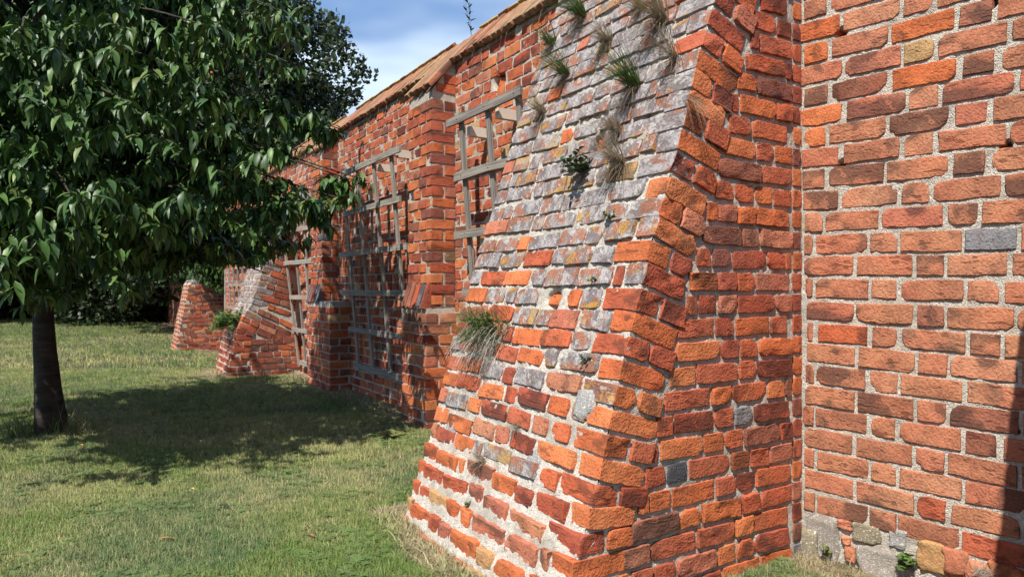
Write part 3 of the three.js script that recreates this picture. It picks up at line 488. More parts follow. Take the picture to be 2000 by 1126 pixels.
function pilaster(F, t0, t1, p, y0, o) {
  const { root, seed } = o, S = new Bricks(seed, 'mid'), rn = mulberry(seed + 3), PL = 1.30, pb = o.plinth ?? 0.36, ex = 0.012, [q0, q1] = o.wide || [t0 - ex, t1 + ex];
  const block = (a0, a1, pp, ya, yb) => {
    let k = 0;
    for (let y = ya + 0.05; y < yb - 0.04; y += COURSE, k++) {
      const long = k % 2 === 0, w = a1 - a0, h = BH * (0.98 + 0.05 * rn()), jut = () => 0.006 + 0.006 * rn(), yy = y + 0.004 * rn();
      const wR = long ? SL * 0.97 : HL, dR = long ? HL : Math.min(SL, pp - 0.01);
      S.add(F.W(a0 + wR / 2 - 0.007, yy, pp + jut() - dR / 2), F.X, YY, F.N, wR, h, dR, wallTone(rn), 'corner_brick', 'mid', 0.6);
      const wL = long ? HL : SL * 0.97, dL = long ? Math.min(SL, pp - 0.01) : HL;
      S.add(F.W(a1 - wL / 2 + 0.007, yy, pp + jut() - dL / 2), F.X, YY, F.N, wL, h, dL, wallTone(rn), 'corner_brick', 'mid', 0.6);
      const s = a0 + wR + 0.012, e = a1 - wL - 0.012; if (e - s > 0.04) { const n = Math.max(1, Math.round((e - s) / 0.25)); for (let i = 0; i < n; i++) { const q = (e - s - 0.016 * (n - 1)) / n; S.add(F.W(s + q / 2 + i * (q + 0.016), yy, pp + jut() - BD / 2), F.X, YY, F.N, q, h, BD, wallTone(rn), 'brick'); } }
      for (const [d, t, X, Z] of [[dR, a0 + 0.05 - 0.006, F.N.clone().negate(), F.X], [dL, a1 - 0.05 + 0.006, F.N, F.T]]) { const r = pp - d - 0.02; if (r > 0.05) S.add(F.W(t, yy, r / 2), X, YY, Z, r, h, 0.11, wallTone(rn), 'brick'); }
    }
    const i = 0.009, res = 24, hN = Math.round((yb - ya) * res);
    return mergeGeometries([sheet((a, b) => F.W(lerp(a1 - i, a0 + i, a), lerp(ya - 0.15, yb, b), pp - i * 0.4), 18, hN, a1 - a0, yb - ya, 0.005, seed, F.N),
      sheet((a, b) => F.W(a0 + i * 0.6, lerp(ya - 0.15, yb, b), lerp(pp - i * 0.4, -0.05, a)), 10, hN, pp, yb - ya, 0.005, seed, F.X),
      sheet((a, b) => F.W(a1 - i * 0.6, lerp(ya - 0.15, yb, b), lerp(-0.05, pp - i * 0.4, a)), 10, hN, pp, yb - ya, 0.005, seed, F.T),
      sheet((a, b) => F.W(lerp(a1, a0, a), yb, lerp(pp, 0, b)), 1, 1, a1 - a0, pp, 0)]);
  };
  const eaveP = p + 0.05, eaveY = RIDGE.y - (RIDGE.y - EAVE) * (eaveP - RIDGE.p) / (EAVEP - RIDGE.p), topY = eaveY - 0.03;
  const g = [block(q0, q1, pb, y0, PL), block(t0, t1, p, PL + 0.02, topY)];
  // sloping shoulder of bricks on edge
  const n = 5, w = (t1 - t0 + 2 * ex) / n, up = YY.clone().multiplyScalar(0.27).addScaledVector(F.N, -(pb - p) - 0.02).normalize(), out = F.X.clone().cross(up).normalize();
  for (let i = 0; i < n; i++) { const c = F.W(t0 - ex + (i + 0.5) * w, PL + 0.125, (pb + p) / 2 + 0.012).addScaledVector(out, -0.085); S.add(c, up, F.X.clone().negate(), out, 0.315, w - 0.022, 0.19, o.burnt ? pick([M.grey[0], M.brown[2], M.grey[0], M.brown[0]], rn) : pick([M.brown[2], M.grey[0], M.brown[1], M.red[1]], rn), 'shoulder_brick', 'mid', 0.5); }
  const wedge = new THREE.ExtrudeGeometry(new THREE.Shape([new THREE.Vector2(p - 0.08, 0), new THREE.Vector2(pb - 0.03, 0), new THREE.Vector2(p - 0.02, 0.26), new THREE.Vector2(p - 0.08, 0.26)]), { depth: t1 - t0 + 2 * ex - 0.03, bevelEnabled: false });
  const Zw = F.N.clone().cross(YY); wedge.applyMatrix4(new THREE.Matrix4().makeBasis(F.N, YY, Zw).setPosition(...F.W(Zw.dot(F.T) > 0 ? t0 - ex + 0.015 : t1 + ex - 0.015, PL, 0).toArray()));
  // the wedge under the sloping coping
  const cap = new THREE.ExtrudeGeometry(new THREE.Shape([new THREE.Vector2(-0.1, 0), new THREE.Vector2(p - 0.01, 0), new THREE.Vector2(p - 0.01, 0.005), new THREE.Vector2(-0.02, EAVE - topY + 0.07), new THREE.Vector2(-0.1, EAVE - topY + 0.08)]), { depth: t1 - t0 - 0.02, bevelEnabled: false });
  cap.applyMatrix4(new THREE.Matrix4().makeBasis(F.N, YY, Zw).setPosition(...F.W(Zw.dot(F.T) > 0 ? t0 + 0.01 : t1 - 0.01, topY, 0).toArray()));
  const wg = mergeVertices(wedge), cg = mergeVertices(cap);
  part('mortar', mergeGeometries([mergeGeometries(g), wedge, cap].map(q => { const r = q.index ? q.toNonIndexed() : q; return r; })), M.mortar, root);
  coping(root, F, t0 - 0.035, t1 + 0.035, seed + 2, eaveY, eaveP);
  // brick gable faces either side under that coping
  for (const [t, X, Z] of [[t0 + 0.045, F.N.clone().negate(), F.X], [t1 - 0.045, F.N, F.T]]) for (let y = topY + 0.03, k = 0; y < EAVE; y += COURSE * 0.9, k++) { const pp = eaveP - 0.055 - (y + 0.045 - eaveY) * (eaveP - EAVEP) / (EAVE - eaveY); if (pp > 0.07) S.add(F.W(t, y, pp / 2 - 0.01), X, YY, Z, pp, BH, 0.1, pick(M.red, rn), 'brick', 'mid', 0.2); }
  S.build(root, 300);
}
const occl = b => b.q && MAIN && b.q.u > 905 && b.q.v > 40 && b.q.u > 1065 - (b.q.v - 40) * 0.29 + 30;     // hidden behind the near buttress
const G_PIL = 'shallow brick pilasters on the wall', G_BAY = 'wall bays between the pilasters';
bay(MAIN, 0.0, 4.28, -0.05, EAVE, { root: thing('brick_wall', 'brick wall bay behind the near buttress, holding the rightmost trellis', 'wall', G_BAY), seed: 211, res: 50, hidden: occl, gaps: [[985, 155], [975, 210]] });
pilaster(MAIN, 4.28, 4.89, 0.29, -0.05, { root: thing('brick_pilaster', 'sunlit brick pilaster between the two nearest trellises', 'pilaster', G_PIL), seed: 221 });
bay(MAIN, 4.92, 8.37, -0.06, EAVE, { root: thing('brick_wall', 'brick wall bay with the tall leaning trellis and tree shadow', 'wall', G_BAY), seed: 231, tone: wallTone });
pilaster(MAIN, 8.37, 9.0, 0.25, -0.07, { root: thing('brick_pilaster', 'shaded brick pilaster with blackened shoulder left of tall trellis', 'pilaster', G_PIL), seed: 241, burnt: true, wide: [7.78, 9.03], plinth: 0.31 });
bay(MAIN, 9.0, 18.5, -0.3, EAVE, { root: thing('brick_wall', 'brick wall bay beside the second buttress, beyond the shaded pilaster', 'wall', G_BAY), seed: 251, res: 10, detail: true });
{ // lower stretch set back beyond the end of the tall wall
  const w = thing('brick_wall', 'low far brick wall in dark shade behind the last buttress', 'wall', G_BAY);
  const F2 = new Frame(MAIN.W(0, 0, -0.3).x, MAIN.W(0, 0, -0.3).z, [-0.533, -0.846]);
  bay(F2, 18.5, 50, -0.9, 2.35, { root: w, seed: 261, res: 4, coping: false, limit: 300 });
  part('return_wall', box(MAIN.W(18.62, 1.7, -0.36), 0.26, 4.6, 0.74, MAIN.X, YY, MAIN.N), M.rubble, w);
}

// ---------------------------------------------------------------- trellises of grey weathered laths
function lath(A, B, w, th, out, seed) {               // a slightly warped lath from A to B, w wide, th thick, facing out
  const d = B.clone().sub(A), L = d.length(), y = d.clone().normalize(), x = y.clone().cross(out).normalize(), z = x.clone().cross(y);
  const n = 8, g = new THREE.BoxGeometry(w, L, th, 2, n, 1), P = g.attributes.position, U = g.attributes.uv, N = g.attributes.normal;
  for (let i = 0; i < P.count; i++) {
    const s = P.getY(i) / L; U.setXY(i, (Math.abs(N.getX(i)) > 0.5 ? P.getZ(i) : P.getX(i)) * 3 + seed * 0.37, P.getY(i) * 1.2 + seed * 0.61);
    P.setXYZ(i, P.getX(i) * (1 + 0.10 * fbm3(s * 9, seed, 1, 2)) + 0.006 * fbm3(s * 2.2, seed, 3, 2) * 2, P.getY(i) + (Math.abs(s) > 0.49 ? 0.008 * fbm3(P.getX(i) * 90, seed, 8, 2) : 0), P.getZ(i) + 0.006 * fbm3(s * 2.5, seed, 6, 2));
  }
  g.computeVertexNormals();
  return g.applyMatrix4(new THREE.Matrix4().makeBasis(x, y, z).setPosition(...A.clone().add(B).multiplyScalar(0.5).toArray()));
}
M.nail = std({ color: lin(0.03, 0.027, 0.025), roughness: 0.6, metalness: 0.4 });
function trellis(label, F, posts, rails, brackets, seed) { // posts [tBottom, tTop, pBottom, pTop, yBottom, yTop]; rails [t0, t1, y, p0, p1]
  const root = thing('trellis', label, 'trellis', 'wooden trellises on the wall'), rn = mulberry(seed);
  for (const [tb, tt, pb, pt, yb, yt] of posts) part('post', lath(F.W(tb, yb, pb), F.W(tt, yt, pt), 0.072, 0.028, F.N, seed + rn() * 50), pick(M.wood, rn), root);
  for (const [t0, t1, y, p0, p1, dy = 0] of rails) { const rail = part('rail', lath(F.W(t1, y + dy, p1 + 0.033), F.W(t0, y, p0 + 0.033), 0.076, 0.03, F.N, seed + rn() * 50), pick(M.wood, rn), root); for (const [tb] of posts) if (tb > t0 && tb < t1) part('nail', new THREE.SphereGeometry(0.006, 6, 4).translate(...F.W(tb + 0.01 * rn(), y + 0.01 * (rn() - 0.5), lerp(p0, p1, (tb - t0) / (t1 - t0)) + 0.049).toArray()), M.nail, rail); }
  for (const [t, y, p] of brackets) part('bracket', box(F.W(t, y, (p - 0.01) / 2), 0.062, 0.095, p - 0.02, F.X, YY, F.N, 3), M.woodNew, root);
}
const lean = y => 0.035 + 0.082 * (y - 0.3);
{
  const ys = [3.19, 2.63, 2.05, 1.46, 0.88, 0.32];
  trellis('rightmost trellis, half hidden behind the near buttress', MAIN, [3.64, 3.10, 2.58].map(t => [t, t, lean(0.2), lean(3.26), 0.2, 3.26]), ys.map((y, i) => [2.48, 3.88 - (i % 2) * 0.08, y, lean(y), lean(y)]), [[3.55, 3.06, 0.25], [3.0, 3.12, 0.25], [3.45, 1.95, 0.16]], 11);
  const y2 = [3.15, 2.58, 2.0, 1.44, 0.90, 0.37];
  trellis('tall trellis in the middle, its lower half in tree shadow', MAIN, [5.45, 6.05, 6.68, 7.29].map((t, i) => [t, t + 0.02, lean(0.3), lean(3.24), 0.25 + 0.05 * (i % 2), 3.24]), y2.map((y, i) => [5.12 + (i === 5 ? 0.02 : 0.1 * (i % 2)), [7.2, 7.3, 7.6, 7.62, 7.5, 7.4][i], y, lean(y), lean(y)]), [[5.36, 3.14, 0.26], [5.96, 3.06, 0.25], [5.30, 1.98, 0.17], [5.2, 0.36, 0.05]], 23);
  const y3 = [3.1, 2.55, 1.97, 1.34, 0.74, 0.15], pl = y => 0.06 + 0.12 * (y - 0.15), pr = y => 0.07 + 0.02 * y;
  const mixp = (k, y) => lerp(pr(y), pl(y), k);
  trellis('narrowing trellis leaning against the second buttress', MAIN, [[9.32, 9.30, 0], [9.62, 9.64, 0.3], [10.0, 10.05, 0.65], [10.5, 10.5, 1]].map(([b, t, k]) => [b, t, mixp(k, 0.1), mixp(k, 3.2), 0.05, 3.22]), y3.map((y, i) => [9.22, [10.5, 10.5, 10.55, 10.45, 10.56, 10.3][i], y, pr(y), pl(y)]), [[9.4, 3.05, 0.13], [9.45, 1.9, 0.1]], 37);
  trellis('far trellis beyond the second buttress under the branches', MAIN, [15.3, 15.9, 16.5, 17.1].map(t => [t, t, 0.07, 0.2, 0, 3.0]), [2.8, 2.2, 1.6, 1.0, 0.4].map(y => [15.1, 17.3, y, 0.13, 0.13]), [[15.3, 2.7, 0.17]], 41);
}

// ---------------------------------------------------------------- lawn
const dry = (x, z) => clamp(0.42 + 0.9 * fbm3(x * 0.55 + 4, z * 0.55, 1.5, 4) + 0.5 * fbm3(x * 2.6, z * 2.6, 7, 3));
const wallDist = (x, z) => { const q = V(x, 0, z).sub(MAIN.o); return { t: q.dot(MAIN.T), p: q.dot(MAIN.N) }; };
const inButtress = (t, p) => (t > -0.03 && t < 1.72 && p < 1.72) || (t > 10.57 && t < 12.0 && p < 1.3) || (t > 19.75 && t < 21.3 && p < 1.2) || p < 0.0 || (p < 0.38 && ((t > 4.24 && t < 4.94) || (t > 7.75 && t < 9.07)));
const litter = (x, z) => { const { t, p } = wallDist(x, z); let e = p; if (t > -0.2 && t < 2.0) e = Math.max(0, p - 1.74); if (t > 10.4 && t < 12.2) e = Math.max(0, p - 1.28); if (t < 0) e = Math.min(p * 1.0, 9); return sstep(t < 3 ? 0.2 : 0.75, 0.03, e + 0.25 * fbm3(x * 2.2, z * 2.2, 9, 3)); };
{
  const xs = [], zs = []; for (let i = 0; i <= 150; i++) { const k = i / 75 - 1; xs.push(-5 + 7 * k + 330 * Math.sign(k) * Math.abs(k) ** 6); } for (let i = 0; i <= 170; i++) { const k = i / 170; zs.push(6 - 30 * k - 380 * k ** 7); }
  const pos = [], uv = [], col = [], idx = [];
  for (const z of zs) for (const x of xs) {
    pos.push(x, groundY(x, z) - 0.006, z); uv.push(x * 0.6, z * 0.6);
    const k = dry(x, z), l = litter(x, z), c = mix3(mix3([0.060, 0.080, 0.024], [0.15, 0.13, 0.062], k), [0.24, 0.185, 0.115], l); col.push(...c);
  }
  const n = xs.length; for (let j = 0; j < zs.length - 1; j++) for (let i = 0; i < n - 1; i++) { const a = j * n + i; idx.push(a, a + 1, a + n, a + 1, a + n + 1, a + n); }
  const g = new THREE.BufferGeometry(); g.setAttribute('position', new THREE.Float32BufferAttribute(pos, 3)); g.setAttribute('uv', new THREE.Float32BufferAttribute(uv, 2)); g.setAttribute('color', new THREE.Float32BufferAttribute(col, 3)); g.setIndex(idx); g.computeVertexNormals();
  const f = tfbm(8, 601, 6), s = tfbm(40, 603, 3, 90), gt = tex(1024, (x, y) => { const v = 0.62 + 0.75 * (f(x, y) - 0.5) + 0.75 * (s(x, y) - 0.5); return [v * 1.02, v, v * 0.95]; }), gb = tex(512, (x, y) => s(x, y), false);
  structure('lawn', g, std({ map: gt, bumpMap: gb, bumpScale: 0.02, vertexColors: true, roughness: 1 }));
}
function clover(n) {                                 // low broad-leaved weeds in patches between the grass
  const one = []; for (let i = 0; i < 5; i++) { const a = i * 1.257, d = V(Math.cos(a), 0.35, Math.sin(a)).normalize(), x = d.clone().cross(YY).normalize(), z = x.clone().cross(d); const L = 0.03, W = 0.018, p = [V(0, 0.004, 0), d.clone().multiplyScalar(L * 0.55).addScaledVector(x, W / 2), d.clone().multiplyScalar(L).add(V(0, -0.004, 0)), d.clone().multiplyScalar(L * 0.55).addScaledVector(x, -W / 2)]; const g = new THREE.BufferGeometry(); g.setAttribute('position', new THREE.Float32BufferAttribute(p.flatMap(v => v.toArray()), 3)); g.setIndex([0, 1, 2, 0, 2, 3]); g.computeVertexNormals(); one.push(g); }
  const rn = mulberry(818), spots = []; let guard = 0;
  while (spots.length < n && guard++ < n * 40) { const d = Math.sqrt(lerp(5, 150, rn())), x = d * lerp(-0.86, 0.6, rn()), z = -d, w = wallDist(x, z); if (inButtress(w.t, w.p) || litter(x, z) > 0.3 || fbm3(x * 2.6 + 40, z * 2.6, 6, 3) < -0.05 + 0.4 * rn()) continue; spots.push([x, z]); }
  const im = new THREE.InstancedMesh(mergeGeometries(one), M.grassBlade, spots.length), m = new THREE.Matrix4(), q = new THREE.Quaternion(), c = new THREE.Color();
  spots.forEach(([x, z], i) => { const s = 0.7 + 0.9 * rn(), v = 0.7 + 0.6 * rn(); q.setFromAxisAngle(YY, rn() * 6.3); m.compose(V(x, groundY(x, z) + 0.012 * rn(), z), q, V(s, s, s)); im.setMatrixAt(i, m); im.setColorAt(i, c.setRGB(0.085 * v, 0.135 * v, 0.036 * v)); });
  im.name = 'ground_cover'; im.userData.kind = 'stuff'; im.castShadow = im.receiveShadow = true; tag(im, 'low broad-leaved weeds scattered in patches through the lawn', 'ground cover'); scene.add(im);
}
function bladeGeo(n, h, spread, lean_, seed, w = 0.0032, seg = 2) {  // n blades from one root
  const rn = mulberry(seed), pos = [], idx = [], uv = [];
  for (let i = 0; i < n; i++) {
    const a = rn() * 6.283, r = spread * Math.sqrt(rn()), x0 = Math.cos(a) * r, z0 = Math.sin(a) * r, b = rn() * 6.283, L = h * (0.5 + 0.8 * rn()), le = lean_ * (0.3 + 1.1 * rn()), dx = Math.cos(b), dz = Math.sin(b), c = b + 1.57 + (rn() - 0.5), wx = Math.cos(c) * w, wz = Math.sin(c) * w, o = pos.length / 3;
    for (let k = 0; k <= seg; k++) { const s = k / seg, bend = le * s * s, x = x0 + dx * bend * L, z = z0 + dz * bend * L, y = L * s * Math.sqrt(Math.max(0.12, 1 - 0.6 * le * le * s)), ww = 1 - s * 0.96; pos.push(x - wx * ww, y, z - wz * ww, x + wx * ww, y, z + wz * ww); uv.push(0, s, 1, s); }
    for (let k = 0; k < seg; k++) { const q = o + k * 2; idx.push(q, q + 1, q + 3, q, q + 3, q + 2); }
  }
  const g = new THREE.BufferGeometry(); g.setAttribute('position', new THREE.Float32BufferAttribute(pos, 3)); g.setAttribute('uv', new THREE.Float32BufferAttribute(uv, 2)); g.setIndex(idx); g.computeVertexNormals(); return g;
}
M.grassBlade = new THREE.MeshStandardMaterial({ color: 0xffffff, roughness: 0.75, side: THREE.DoubleSide });
function lawnGrass(spots, geo, name) {
  const im = new THREE.InstancedMesh(geo, M.grassBlade, spots.length), m = new THREE.Matrix4(), q = new THREE.Quaternion(), rn = mulberry(spots.length), c = new THREE.Color();
  spots.forEach(([x, z, s], i) => {
    q.setFromAxisAngle(YY, rn() * 6.283); const l = litter(x, z), k = clamp(dry(x, z) + (rn() - 0.5) * 0.9), hue = fbm3(x * 1.3 + 20, z * 1.3, 2, 3), g = mix3(mix3(mix3([0.115, 0.195, 0.032], [0.085, 0.155, 0.050], sstep(0.0, 0.35, hue)), [0.46, 0.405, 0.19], k * 0.8), [0.36, 0.29, 0.17], l * 0.85), v = 0.6 + 0.75 * rn();
    m.compose(V(x, groundY(x, z) - 0.008, z), q, V(s, s * (0.7 + 0.6 * rn()) * (1 - 0.35 * l), s)); im.setMatrixAt(i, m); im.setColorAt(i, c.setRGB(g[0] * v, g[1] * v, g[2] * v));
  });
  im.name = name; im.castShadow = im.receiveShadow = true; im.userData.kind = 'stuff'; tag(im, 'short half dry mown grass covering the lawn', 'grass'); scene.add(im);
}
{
  const rn = mulberry(707), near = [], mid = [], far = [];
  const sow = (list, d0, d1, per, s0, s1) => { for (let i = 0; i < per; i++) { const d = Math.sqrt(lerp(d0 * d0, d1 * d1, rn())), x = d * lerp(-0.86, 0.8, rn()), z = -d, { t, p } = wallDist(x, z); if (inButtress(t, p)) continue; const bare = litter(x, z); if (rn() < bare * 0.55) continue; list.push([x, z, lerp(s0, s1, rn())]); } };
  sow(near, 2.0, 5.2, 52000, 0.8, 1.25); sow(near, 5.2, 8.2, 46000, 0.9, 1.35); sow(mid, 8.2, 14, 52000, 1.1, 1.7); sow(far, 14, 42, 60000, 2.0, 3.2);
  // longer blades left by the mower at the foot of the masonry
  const foot = []; for (let i = 0; i < 2600; i++) { const s = rn(), q = s < 0.5 ? [lerp(-0.05, 1.78, rn()), 1.74 + 0.16 * rn() * rn()] : s < 0.62 ? [lerp(1.7, 1.95, rn()), lerp(0.1, 1.8, rn())] : s < 0.85 ? [lerp(2, 10.5, rn()), 0.05 + 0.25 * rn()] : [lerp(10.5, 12.1, rn()), 1.29 + 0.14 * rn()]; const P = MAIN.W(q[0], 0, q[1]), w = wallDist(P.x, P.z); if (!inButtress(w.t, w.p)) foot.push([P.x, P.z, lerp(1.6, 3.4, rn() * rn())]); }
  near.push(...foot);
  lawnGrass([...near, ...mid, ...far], bladeGeo(11, 0.034, 0.026, 0.9, 91, 0.0017), 'grass');
}

clover(5200);

// ---------------------------------------------------------------- leaves, trees
function leafGeo(len, wid, droop, fold, seed, nl = 4) {   // a pointed leaf along +y, upper side +z, folded at the midrib and drooping
  const pos = [], uv = [], idx = [], rn = mulberry(seed), tw = (rn() - 0.5) * 0.5;
  for (let k = 0; k <= nl; k++) {
    const s = k / nl, w = wid / 2 * Math.pow(Math.sin(Math.PI * Math.pow(s, 0.78)), 1.15) * (s < 1 ? 1 : 0) + 0.0012, y = len * s * (1 - 0.12 * s), z = -droop * len * s * s, a = tw * s;
    for (const e of [-1, 0, 1]) { const x = e * w * Math.cos(a), zz = z + Math.abs(e) * w * fold + e * w * Math.sin(a) + (e ? 0.06 * w * Math.sin(s * 17 + e) : 0); pos.push(x, y, zz); uv.push(0.5 + e * 0.25, s); }
  }
  for (let k = 0; k < nl; k++) for (let e = 0; e < 2; e++) { const a = k * 3 + e, b = a + 1, c = a + 3, d = c + 1; idx.push(a, b, d, a, d, c); }
  const g = new THREE.BufferGeometry(); g.setAttribute('position', new THREE.Float32BufferAttribute(pos, 3)); g.setAttribute('uv', new THREE.Float32BufferAttribute(uv, 2)); g.setIndex(idx); g.computeVertexNormals(); return g;
}
function limb(pts, r0, r1, seed = 1, seg = 10, around = 9, flare = 0) {
  const cv = new THREE.CatmullRomCurve3(pts), n = seg, fr = cv.computeFrenetFrames(n), pos = [], uv = [], idx = [], L = cv.getLength();
  for (let i = 0; i <= n; i++) { const c = cv.getPointAt(i / n), s = i / n; for (let k = 0; k <= around; k++) { const a = k / around * Math.PI * 2, r = lerp(r0, r1, s) * (1 + 0.12 * fbm3(Math.cos(a) * 1.3 + seed, Math.sin(a) * 1.3, s * L * 3, 3)) + flare * Math.exp(-s * 9) * (0.7 + 0.5 * Math.cos(a * 3 + seed)); const v = c.clone().addScaledVector(fr.normals[i], Math.cos(a) * r).addScaledVector(fr.binormals[i], Math.sin(a) * r); pos.push(v.x, v.y, v.z); uv.push(k / around, s * L * 1.1); } }
  for (let i = 0; i < n; i++) for (let k = 0; k < around; k++) { const a = i * (around + 1) + k, b = a + 1, c = a + around + 1, d = c + 1; idx.push(a, b, d, a, d, c); }
  const g = new THREE.BufferGeometry(); g.setAttribute('position', new THREE.Float32BufferAttribute(pos, 3)); g.setAttribute('uv', new THREE.Float32BufferAttribute(uv, 2)); g.setIndex(idx); g.computeVertexNormals(); return g;
}
M.cherryLeaf = [foliage([0.055, 0.125, 0.027], 0.2, 0.46), foliage([0.098, 0.190, 0.040], 0.24, 0.48), foliage([0.036, 0.085, 0.022], 0.16, 0.44), foliage([0.16, 0.22, 0.045], 0.3, 0.5)];
M.darkLeaf = foliage([0.034, 0.062, 0.018], 0.2, 0.5);
M.midLeaf = foliage([0.055, 0.100, 0.026], 0.25, 0.5);
M.cherry = std({ color: lin(0.55, 0.10, 0.03), roughness: 0.3 });
{
  const root = thing('cherry_tree', 'cherry tree with drooping glossy leaves standing on the lawn', 'tree', null, V(-4.82, 0, -7.1));
  const rn = mulberry(4242), base = at(97, 850, 7.1); base.y = groundY(base.x, base.z) - 0.05;
  const fork = V(-4.96, 1.75, -7.15);
  part('trunk', limb([base, V(-4.84, 0.35, -7.1), V(-4.885, 0.95, -7.12), fork, V(-5.0, 2.5, -7.05), V(-4.8, 3.6, -6.9), V(-4.7, 5.0, -6.8)], 0.106, 0.045, 3, 28, 16, 0.08), M.bark, root);
  const twigs = [];                                   // [from, to] along which leaves hang
  const bough = (pts, r, nTw, len) => {
    part('branch', limb(pts, r * 0.7, 0.005, rn() * 9, 12, 7), M.bark, root);
    const cv = new THREE.CatmullRomCurve3(pts);
    for (let i = 0; i < nTw; i++) { const s = 0.22 + 0.78 * (i + rn()) / nTw, p = cv.getPointAt(Math.min(1, s)), d = V(rn() - 0.5, (rn() - 0.55) * 0.7, rn() - 0.5).normalize().multiplyScalar(len * (0.5 + 0.8 * rn())); d.y -= 0.12 * d.length(); twigs.push([p, p.clone().add(d)]); }
    twigs.push([cv.getPointAt(0.85), cv.getPointAt(1)]);
  };
  const F0 = fork;
  // where the photograph shows the crown to end: lower edge, right edge and the gap over the long branch
  const lowEdge = curve([[-400, 640], [0, 600], [130, 622], [200, 600], [330, 528], [420, 492], [500, 505], [560, 490], [640, 452], [695, 428], [730, 350]]), upBand = curve([[505, 335], [580, 296], [640, 280], [672, 258]]), loBand = curve([[505, 340], [600, 348], [680, 335], [730, 328]]), rightEdge = curve([[-200, 585], [60, 602], [150, 604], [190, 585], [225, 640], [262, 672], [285, 640]]);
  const outside = P => { const q = px(P); if (!q || q.u < -300 || q.v < -60) return false; const j = 14 * fbm3(P.x * 6, P.y * 6, P.z * 6, 2); return q.v + j > lowEdge(q.u) || q.u > 728 || (q.v < 300 && q.u + j > rightEdge(q.v)) || (q.u > 505 && q.v > upBand(q.u) + j && q.v < loBand(q.u) + j); };
  // boughs that carry the right-hand outline, seen against the wall and the sky
  const arm = (u, v, d, rise, r = 0.035, n = 22, l = 0.4) => { const e = at(u, v, d), s = V(-4.95, clamp(e.y - 0.2 + rise, 1.9, 4.6), -7.0), m = s.clone().lerp(e, 0.55).add(V(0, 0.28 + 0.2 * rise, 0)); bough([s, s.clone().lerp(m, 0.5).add(V(0, 0.12, 0)), m, e], r, n, l); };
  arm(700, 355, 6.3, 0.5, 0.04, 30, 0.22); arm(715, 352, 6.35, 0.45, 0.03, 26, 0.18); arm(680, 392, 6.2, 0.4, 0.03, 26, 0.22); arm(610, 395, 6.0, 0.4, 0.03, 26, 0.26); arm(660, 250, 6.4, 0.45, 0.03, 26, 0.2); arm(560, 400, 5.9, 0.4, 0.03, 22, 0.26); arm(640, 420, 6.1, 0.4, 0.035, 18, 0.3); arm(640, 262, 6.4, 0.5, 0.035, 14, 0.26); arm(590, 320, 6.0, 0.5, 0.03, 18, 0.36); arm(560, 445, 5.8, 0.4, 0.035, 22, 0.34); arm(585, 130, 6.2, 0.6, 0.035, 24, 0.42); arm(545, 20, 6.3, 0.6, 0.035, 24, 0.45); arm(470, 440, 5.6, 0.5, 0.035, 24, 0.38); arm(570, 215, 6.6, 0.6, 0.03, 22, 0.42); arm(420, 400, 5.3, 0.4, 0.03, 22, 0.4); arm(505, 330, 5.6, 0.4, 0.03, 22, 0.42); arm(330, 455, 5.2, 0.3, 0.03, 24, 0.4); arm(210, 520, 5.3, 0.2, 0.03, 22, 0.38); arm(90, 560, 5.8, 0.2, 0.03, 22, 0.36); arm(120, 500, 5.0, 0.3, 0.03, 22, 0.42); arm(20, 540, 5.4, 0.2, 0.03, 22, 0.4); arm(250, 430, 4.8, 0.3, 0.03, 22, 0.42); for (const [u, v, d] of [[40, 60, 4.9], [60, 200, 4.7], [30, 330, 4.6], [140, 120, 4.8], [160, 280, 4.6], [60, 430, 4.7], [-60, 120, 4.6], [-60, 300, 4.5], [-80, 450, 4.8], [250, 200, 4.9], [260, 60, 5.0], [350, 130, 5.2], [340, 280, 5.0], [430, 200, 5.4], [440, 60, 5.6], [150, 400, 4.5]]) arm(u, v, d, 0.4, 0.028, 24, 0.45);
  // the rest of the crown
  for (let i = 0; i < 74; i++) { const a = i * 2.399, y = lerp(1.9, 6.6, ((i * 0.618) % 1)), rr = 2.75 * Math.sqrt(Math.max(0.12, 1 - ((y - 3.4) / 3.1) ** 2)) * (0.75 + 0.3 * rn()), e = V(-4.75 + Math.cos(a) * rr, y - 0.25, -6.7 + Math.sin(a) * rr), s = V(-4.95, clamp(y - 0.9, 1.8, 4.8), -7.0); bough([s, s.clone().lerp(e, 0.5).add(V(0, 0.3, 0)), e], 0.03, 26, 0.5); }
  for (let i = 0; i < 22; i++) { const e = V(lerp(-4.0, -2.2, (i * 0.618) % 1), lerp(4.2, 6.6, (i * 0.381) % 1), lerp(-8.7, -6.6, (i * 0.237) % 1)), s = V(-4.8, 3.4, -7.0); bough([s, s.clone().lerp(e, 0.5).add(V(0, 0.3, 0)), e], 0.03, 26, 0.5); }
  for (let i = 0; i < 10; i++) { const e = V(lerp(-7.2, -5.6, (i * 0.618) % 1), lerp(4.4, 6.4, (i * 0.381) % 1), lerp(-9.2, -7.8, (i * 0.237) % 1)), s = V(-4.9, 3.4, -7.0); bough([s, s.clone().lerp(e, 0.5).add(V(0, 0.3, 0)), e], 0.03, 26, 0.5); }
  for (let i = 0; i < 26; i++) { const e = i < 14 ? V(lerp(-7.4, -5.5, (i * 0.618) % 1), lerp(2.3, 4.8, (i * 0.381) % 1), lerp(-6.3, -4.2, (i * 0.237) % 1)) : V(lerp(-5.2, -3.3, (i * 0.618) % 1), lerp(1.75, 3.2, (i * 0.381) % 1), lerp(-5.3, -4.1, (i * 0.237) % 1)), s = V(-4.95, clamp(e.y - 0.3, 1.9, 3.4), -7.0); bough([s, s.clone().lerp(e, 0.5).add(V(0, 0.3, 0)), e], 0.03, 24, 0.46); }
